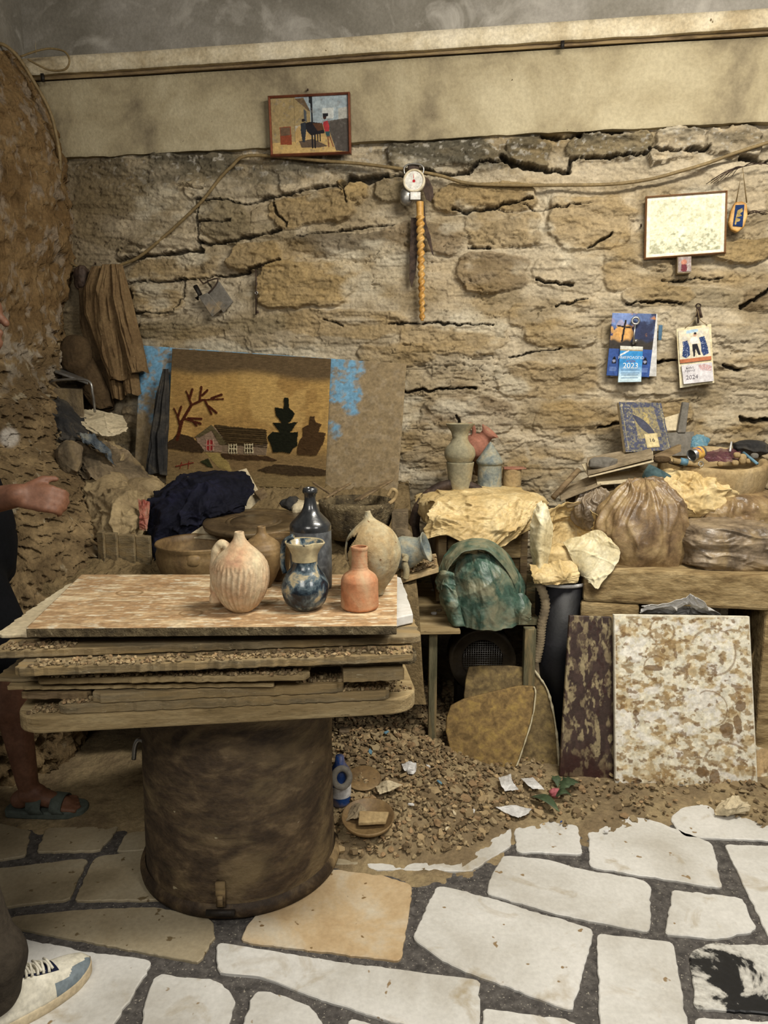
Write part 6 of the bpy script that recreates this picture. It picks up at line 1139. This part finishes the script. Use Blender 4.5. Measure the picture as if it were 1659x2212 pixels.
Bag().lathe(p, [(0, .0), (.033, 0), (.037, .01), (.037, .1), (.034, .125), (.018, .15), (.014, .175), (0, .177)], 36).mk('body', m_bluep, bt_); Bag().lathe(p, [(.0375, .035), (.038, .04), (.038, .07), (.0375, .075)], 36).mk('label_band', m_white, bt_, label='white paper band')
p = G(738, 1680, .15); Bag().lathe(p, [(.02, -.006), (.038, -.006), (.04, 0), (.038, .006), (.02, .006), (.02, -.006)], 30, R=Matrix.Rotation(1.1, 3, 'X')@Matrix.Rotation(.5, 3, 'Y')).mk('grey_ring', m_stain, label='grey plastic ring above the blue bottle behind the drum', cat='ring')
slab('clear_jar', [P3(732, 1580, 2.75), P3(754, 1580, 2.75), P3(754, 1640, 2.75), P3(732, 1640, 2.75)], .05, m_greybag, down=(0, 1, 0), label='grey plastic tub behind the grey ring', cat='tub')
def leaf(cx, cy, L_, W2, ang, nm, label, mat, lobes=0):
    b = Bag(); V = []; Fk = []; n = 24; ct_, st2 = math.cos(ang), math.sin(ang); c = G(cx, cy, .02)
    for i in range(n+1):
        t = i/n; w_ = W2*math.sin(PI*t**.8)*(1-.35*abs(math.sin(t*PI*lobes)) if lobes else 1)
        for s2 in (-1, 0, 1):
            x = (t-.5)*L_; y_ = s2*w_; V.append(c+Vector((x*ct_-y_*st2, x*st2+y_*ct_, .02*math.sin(PI*t)+.25*abs(y_))))
    for i in range(n):
        for k in (0, 1): Fk.append((i*3+k, i*3+k+1, i*3+k+4, i*3+k+3))
    return b.add(V, Fk).mk(nm, mat, label=label, cat='leaf', solid=.001)
leaf(1178, 1738, .13, .022, -.9, 'leaf', 'broad dark green leaf pointing to the viewer on the dust', m_leaf); leaf(1232, 1700, .10, .035, .5, 'leaf', 'jagged green leaf in front of the dark brown board', m_leaf, 5); leaf(1218, 1722, .06, .018, 0, 'leaf', 'small rounded green leaf right of the pink flower', m_leaf); leaf(1200, 1690, .07, .02, 1.6, 'leaf', 'small jagged green leaf touching the brown board', m_leaf, 3)
blob('pink_flower', G(1197, 1712, .02), (.016, .014, .012), m_pink, seed=3, amp=.005, freq=30, n=40, m=30, label='crushed pink flower lying between the green leaves', cat='flower')
# ================================================================== people
def capsules(name, segs, vox, mat, parent=None, sm=6, **k):
    b = Bag()
    for (a, ra, c, rc2, *fl) in segs:
        a, c = Vector(a), Vector(c); d = c-a; Ln = max(d.length, 1e-4); t = d.normalized() if d.length > 1e-4 else Vector((0, 0, 1)); u = t.cross(Vector((0, 1, 0)) if abs(t.y) < .9 else Vector((1, 0, 0))).normalized(); w_ = t.cross(u); fu, fw = fl if fl else (1, 1)
        V = []; N2 = 20; prof2 = [(-1, 0)]+[(-math.cos(q), math.sin(q)) for q in np.linspace(.3, PI/2, 5)]; prof3 = [(math.cos(q), math.sin(q)) for q in np.linspace(PI/2, .3, 5)]+[(1, 0)]
        for (h_, r_) in prof2: V += [a+t*h_*ra+(u*math.cos(2*PI*j/N2)*fu+w_*math.sin(2*PI*j/N2)*fw)*max(r_, .01)*ra for j in range(N2)]
        for (h_, r_) in prof3: V += [c+t*h_*rc2+(u*math.cos(2*PI*j/N2)*fu+w_*math.sin(2*PI*j/N2)*fw)*max(r_, .01)*rc2 for j in range(N2)]
        m_ = len(V)//N2; Fk = [(i*N2+j, i*N2+(j+1) % N2, (i+1)*N2+(j+1) % N2, (i+1)*N2+j) for i in range(m_-1) for j in range(N2)]+[tuple(range(N2))[::-1], tuple((m_-1)*N2+j for j in range(N2))]
        b.add(V, Fk)
    o = b.mk(name, mat, parent, **k); r_ = o.modifiers.new('remesh', 'REMESH'); r_.mode = 'VOXEL'; r_.voxel_size = vox; r_.use_smooth_shade = True
    if sm: s_ = o.modifiers.new('smooth', 'SMOOTH'); s_.iterations = sm; s_.factor = .5
    return o
def head(c, f, s=1.0):   # c centre of skull, f facing unit vector
    c = Vector(c); f = Vector(f).normalized(); r_ = f.cross(Vector((0, 0, 1))).normalized(); z_ = Vector((0, 0, 1))
    S = [(c-f*.02+z_*.02, .082, c+f*.02+z_*.02, .08), (c+f*.03-z_*.05, .06, c+f*.045-z_*.085, .045), (c+f*.075-z_*.085, .022, c+f*.07-z_*.085, .02)]   # skull, jaw, chin
    S += [(c+f*.09+z_*.012, .010, c+f*.112-z_*.022, .014), (c+f*.086-z_*.052, .012, c+f*.088-z_*.052, .014), (c+f*.075+z_*.03-r_*.03, .014, c+f*.075+z_*.03+r_*.03, .014)]  # nose, lips, brow
    for q in (-1, 1): S += [(c+r_*q*.08+z_*.01, .016, c+r_*q*.084-z_*.02, .011, .5, 1), (c+f*.074+r_*q*.03+z_*.012, .011, c+f*.075+r_*q*.03+z_*.012, .012)]
    S += [(c-f*.02-z_*.06, .052, c-f*.03-z_*.17, .056)]
    return S
def hand(w_, d, up, side, curl=.5):   # wrist, direction, palm normal(up), thumb side
    w_, d, up, side = Vector(w_), Vector(d).normalized(), Vector(up).normalized(), Vector(side).normalized(); S = []
    pc_ = w_+d*.05
    for k in (-1.5, -.5, .5, 1.5): S.append((w_+d*.015+side*k*.014, .015, w_+d*.085+side*k*.0205, .0125))
    for k, l_ in ((1.5, .068), (.5, .078), (-.5, .073), (-1.5, .058)):
        b = w_+d*.088+side*k*.0205; a = curl*.6; p1 = b+(d*math.cos(a)-up*math.sin(a))*l_*.45; a += curl*.7; p2 = p1+(d*math.cos(a)-up*math.sin(a))*l_*.32; a += curl*.6; p3 = p2+(d*math.cos(a)-up*math.sin(a))*l_*.25
        S += [(b, .0105, p1, .0095), (p1, .0095, p2, .0085), (p2, .0085, p3, .0075)]
    t0 = w_+d*.025+side*.028; t1 = t0+(d*.7+side*.75-up*.2).normalized()*.045; t2 = t1+(d*.95+side*.2-up*.25).normalized()*.032; S += [(t0, .016, t1, .0125), (t1, .0115, t2, .0095)]
    return S
# potter behind the left end of the table: forearm and hand reach into the picture
HX = P3(6, 690, 2.6)       # tip of the nose
hc = Vector((HX.x-.115, 2.62, 1.715)); f_ = Vector((1, .05, 0))
pel = Vector((-1.44, 2.60, .96)); chs = Vector((-1.57, 2.62, 1.38)); hipL, hipR = pel+Vector((0, .10, -.02)), pel+Vector((0, -.10, -.02))
ankR = Vector(P3(58, 1672, 2.47)); ankR.z = .10; ankL = Vector((-1.62, 2.86, .10)); kneR = Vector((-1.27, 2.50, .53)); kneL = Vector((-1.52, 2.80, .53))
shR, shL = chs+Vector((0, -.19, .06)), chs+Vector((0, .19, .06)); elR = Vector((-1.42, 2.30, 1.10)); wrR = Vector(P3(38, 1070, 2.12)); elL = Vector((-1.66, 2.86, 1.10)); wrL = Vector((-1.62, 2.80, .86))
pt = thing('person', 'person in dark top, shorts and grey sandals standing at the left end of the table', 'person', (pel.x, pel.y, 0))
S = head(hc, f_)+[(chs, .13, pel+Vector((0, 0, .05)), .12, 1, 1.2), (chs+Vector((0, -.1, .05)), .07, chs+Vector((0, .1, .05)), .07), (chs+Vector((0, 0, .1)), .06, hc-Vector((.03, 0, .12)), .055), (pel, .13, pel+Vector((0, 0, -.04)), .12)]
for h_, k_, a_ in ((hipR, kneR, ankR), (hipL, kneL, ankL)):
    S += [(h_, .09, k_, .06), (k_, .06, k_.lerp(a_, .35)+Vector((-.02, 0, 0)), .06), (k_.lerp(a_, .35)+Vector((-.02, 0, 0)), .056, a_+Vector((0, 0, .02)), .036), (a_+Vector((-.03, 0, -.04)), .033, a_+Vector((.03, 0, -.02)), .034), (a_+Vector((.0, 0, -.02)), .034, a_+Vector((.13, .01, -.065)), .022, 1, 1.2)]
    for k in range(5): S.append((a_+Vector((.11, .012+(k-2)*.019, -.065)), .013, a_+Vector((.175-.012*abs(k-1)*(1 if k > 0 else .6), .015+(k-2)*.021, -.07)), .0115 if k else .010))
S += [(shR, .055, elR, .042), (elR, .045, elR.lerp(wrR, .35), .049), (elR.lerp(wrR, .35), .048, wrR, .034), (shL, .055, elL, .042), (elL, .042, wrL, .028)]
S += hand(wrR, (1, .05, -.12), (0, -.9, .5), (.1, .5, .9), 1.15)+hand(wrL, (.3, 0, -1), (1, 0, 0), (0, -1, 0), .5)
capsules('body', S, .0065, m_skin, pt, sm=4)
capsules('shirt', [(chs, .15, pel+Vector((0, 0, .04)), .145, 1, 1.2), (shR-Vector((0, -.02, 0)), .08, shR.lerp(elR, .55), .062), (shL-Vector((0, .02, 0)), .08, shL.lerp(elL, .55), .062), (chs+Vector((0, -.1, .06)), .08, chs+Vector((0, .1, .06)), .08)], .012, m_black, pt)
capsules('shorts', [(pel+Vector((0, 0, .05)), .145, pel-Vector((0, 0, .05)), .15), (hipR, .115, hipR.lerp(kneR, .85), .098), (hipL, .11, hipL.lerp(kneL, .85), .09)], .012, m_black, pt)
capsules('hair', [(hc+Vector((-.03, 0, .045)), .084, hc+Vector((.0, 0, .05)), .078), (hc+Vector((-.05, 0, -.01)), .07, hc+Vector((-.04, 0, 0)), .07)], .008, m_hair, pt)
for a_ in (ankR, ankL):
    so = [(a_.x+x, a_.y+y_, .032) for x, y_ in ((-.075, -.03), (-.085, 0), (-.075, .035), (-.02, .04), (.06, .052), (.13, .062), (.185, .05), (.205, .015), (.195, -.02), (.15, -.042), (.06, -.042), (-.02, -.036))]
    sdl = slab('sandal', roundcorners(so, .02, 3), .028, m_sandal, pt, bevel=.006)
    for x0, x1, hgt in ((.005, .055, .068), (.085, .125, .045)):
        V = []
        for x in (x0, x1):
            for k in range(13):
                q = PI*k/12; V.append((a_.x+x+(.012 if k in (0, 12) else 0), a_.y+.008-math.cos(q)*.052, .028+math.sin(q)*hgt*(1.0 if x == x0 else .86)))
        mk('strap', V, gridF(2, 13), m_sandal, sdl, solid=.005)
# visitor in the left foreground: trouser leg and sneaker
vt = thing('person', 'person in brown-grey trousers and cream sneaker at the left foreground edge', 'person', (-1.15, 1.6, 0))
toe = Vector(atZ(196, 2075, .03)); heel = Vector(atZ(-95, 2250, .03)); fd = (toe-heel); fd.z = 0; fL = fd.length; fd.normalize(); fs = Vector((-fd.y, fd.x, 0)); heel = toe-fd*.30; heel.z = toe.z = 0
def FT(u, v, z_): return heel+fd*u*.30+fs*v+Vector((0, 0, z_))
ank = FT(.24, 0, .10); kn = Vector((-1.015, ank.y+.02, .52)); hp_ = Vector((-1.18, 1.62, .95)); ch2 = Vector((-1.2, 1.6, 1.40)); an2 = Vector((-1.35, 1.35, .1)); kn2 = Vector((-1.28, 1.4, .52))
S = head(ch2+Vector((0, 0, .3)), (1, .6, -.1))+[(ch2, .13, hp_, .12, 1, 1.2), (ch2+Vector((0, 0, .08)), .06, ch2+Vector((0, 0, .16)), .055), (hp_, .12, hp_, .12), (hp_+Vector((0, .08, 0)), .09, kn, .06), (kn, .058, ank, .04), (hp_-Vector((0, .08, 0)), .09, kn2, .06), (kn2, .058, an2, .04), (an2, .04, an2+Vector((.12, .04, -.05)), .03)]
for q in (-1, 1):
    sh = ch2+Vector((.02, .17*q, .05)); el = ch2+Vector((-.06, .2*q, -.24)); wr = ch2+Vector((-.10, .18*q, -.48)); S += [(sh, .055, el, .04), (el, .04, wr, .027)]+hand(wr, (.1, 0, -1), (1, 0, 0), (0, -q, 0), .4)
capsules('body', S, .009, m_skin, vt, sm=4)
capsules('shirt', [(ch2, .15, hp_+Vector((0, 0, .03)), .145, 1, 1.2)]+[(ch2+Vector((.02, .15*q, .05)), .075, ch2+Vector((-.03, .19*q, -.12)), .06) for q in (-1, 1)], .012, m_trous, vt)
tr1 = FT(.2, 0, .16)
capsules('trousers', [(hp_+Vector((0, 0, .03)), .14, hp_, .145), (hp_+Vector((0, .08, 0)), .105, kn, .078), (kn, .078, kn.lerp(tr1, .7), .072), (kn.lerp(tr1, .7), .072, tr1+Vector((0, 0, .0)), .078), (tr1, .078, tr1-Vector((0, 0, .05)), .066), (tr1+Vector((0, 0, .03)), .081, tr1+Vector((.004, 0, .025)), .081), (hp_-Vector((0, .08, 0)), .105, kn2, .078), (kn2, .075, an2+Vector((0, 0, .03)), .075)], .008, m_trous, vt, sm=3)
sn = 'sneaker'
def loft(fn, nu, nv):
    V = [fn(i/(nu-1), j/(nv-1)) for i in range(nu) for j in range(nv)]; return V, [tuple(q) for q in gridF(nu, nv)]
def outw(u):   # half widths left/right of the sole along the foot
    w_ = .034+.014*math.sin(PI*min(1, u*1.15)**1.5)+.006*u; e = 1
    if u < .08: e = math.sqrt(max(0, 1-((.08-u)/.08)**2))
    if u > .78: e = math.sqrt(max(0, 1-((u-.78)/.22)**2))
    return w_*e
def solev(u, v): z_ = .03 if v > .5 else .0; return None
b = Bag(); us = np.linspace(0, 1, 60); out = [(u, outw(u)) for u in us]+[(u, -outw(u)) for u in us[::-1]]
V = []; ringn = len(out)
for z_, s_ in ((.002, .96), (.006, 1.02), (.016, 1.04), (.026+.0, 1.03), (.031, .97)): V += [FT(u*(1 if s_ < 1 else 1.0), w_*s_, z_+.012*max(0, u-.85)/.15) for u, w_ in out]
Fk = [(i*ringn+j, i*ringn+(j+1) % ringn, (i+1)*ringn+(j+1) % ringn, (i+1)*ringn+j) for i in range(4) for j in range(ringn)]+[tuple(range(ringn))[::-1], tuple(4*ringn+j for j in range(ringn))]
b.add(V, Fk).mk('sole', m_sole, vt, label='cream rubber sneaker sole')
def hgt(u): return float(np.interp(u, [0, .05, .15, .3, .42, .55, .7, .85, .95, 1], [.075, .095, .098, .096, .088, .072, .055, .046, .036, .02]))
def upv(u, v):
    a = PI*v; w_ = outw(u)*.97; h_ = hgt(u); c = math.cos(a); s2 = math.sin(a)**.75
    return FT(u*.985+.006, -w_*(abs(c)**.8)*(1 if c > 0 else -1)*(1-.18*s2*(u < .5)), .024+h_*s2)
V, Fk = loft(upv, 70, 40); MI = []
for i in range(69):
    for j in range(39):
        u, v = (i+.5)/69, (j+.5)/39; e = min(v, 1-v)
        MI.append(1 if (u > .72 and e < .30-.22*max(0, .8-u)/.08 and True) or (u > .93 and e < .36) or (u > .62 and e < .17) or (u < .1 and e < .25) else (2 if (.60 < u < .70 and abs(v-.5) < .14) or (.33 < u < .6 and .10 < abs(v-.5) < .14) else 0))
snk = mk('sneaker_upper', V, Fk, [m_leather, m_suede, m_navyp], vt, midx=MI, solid=.002)
lc = Bag()
for i in range(7):
    u = .34+i*.045; P_ = [FT(u+.02*math.sin(k*.5), (k-4)*.0065, .026+hgt(u)+.006-.0012*abs(k-4)**1.5) for k in range(9)]; lc.tube(P_, .0034, 8)
    P_ = [FT(u+.025-.006*abs(k-4)*(1 if i % 2 else -.3), (k-4)*.0062, .031+hgt(u)+.004-.0012*abs(k-4)**1.5) for k in range(9)]; lc.tube(P_, .003, 8)
lc.mk('laces', m_leather, snk)
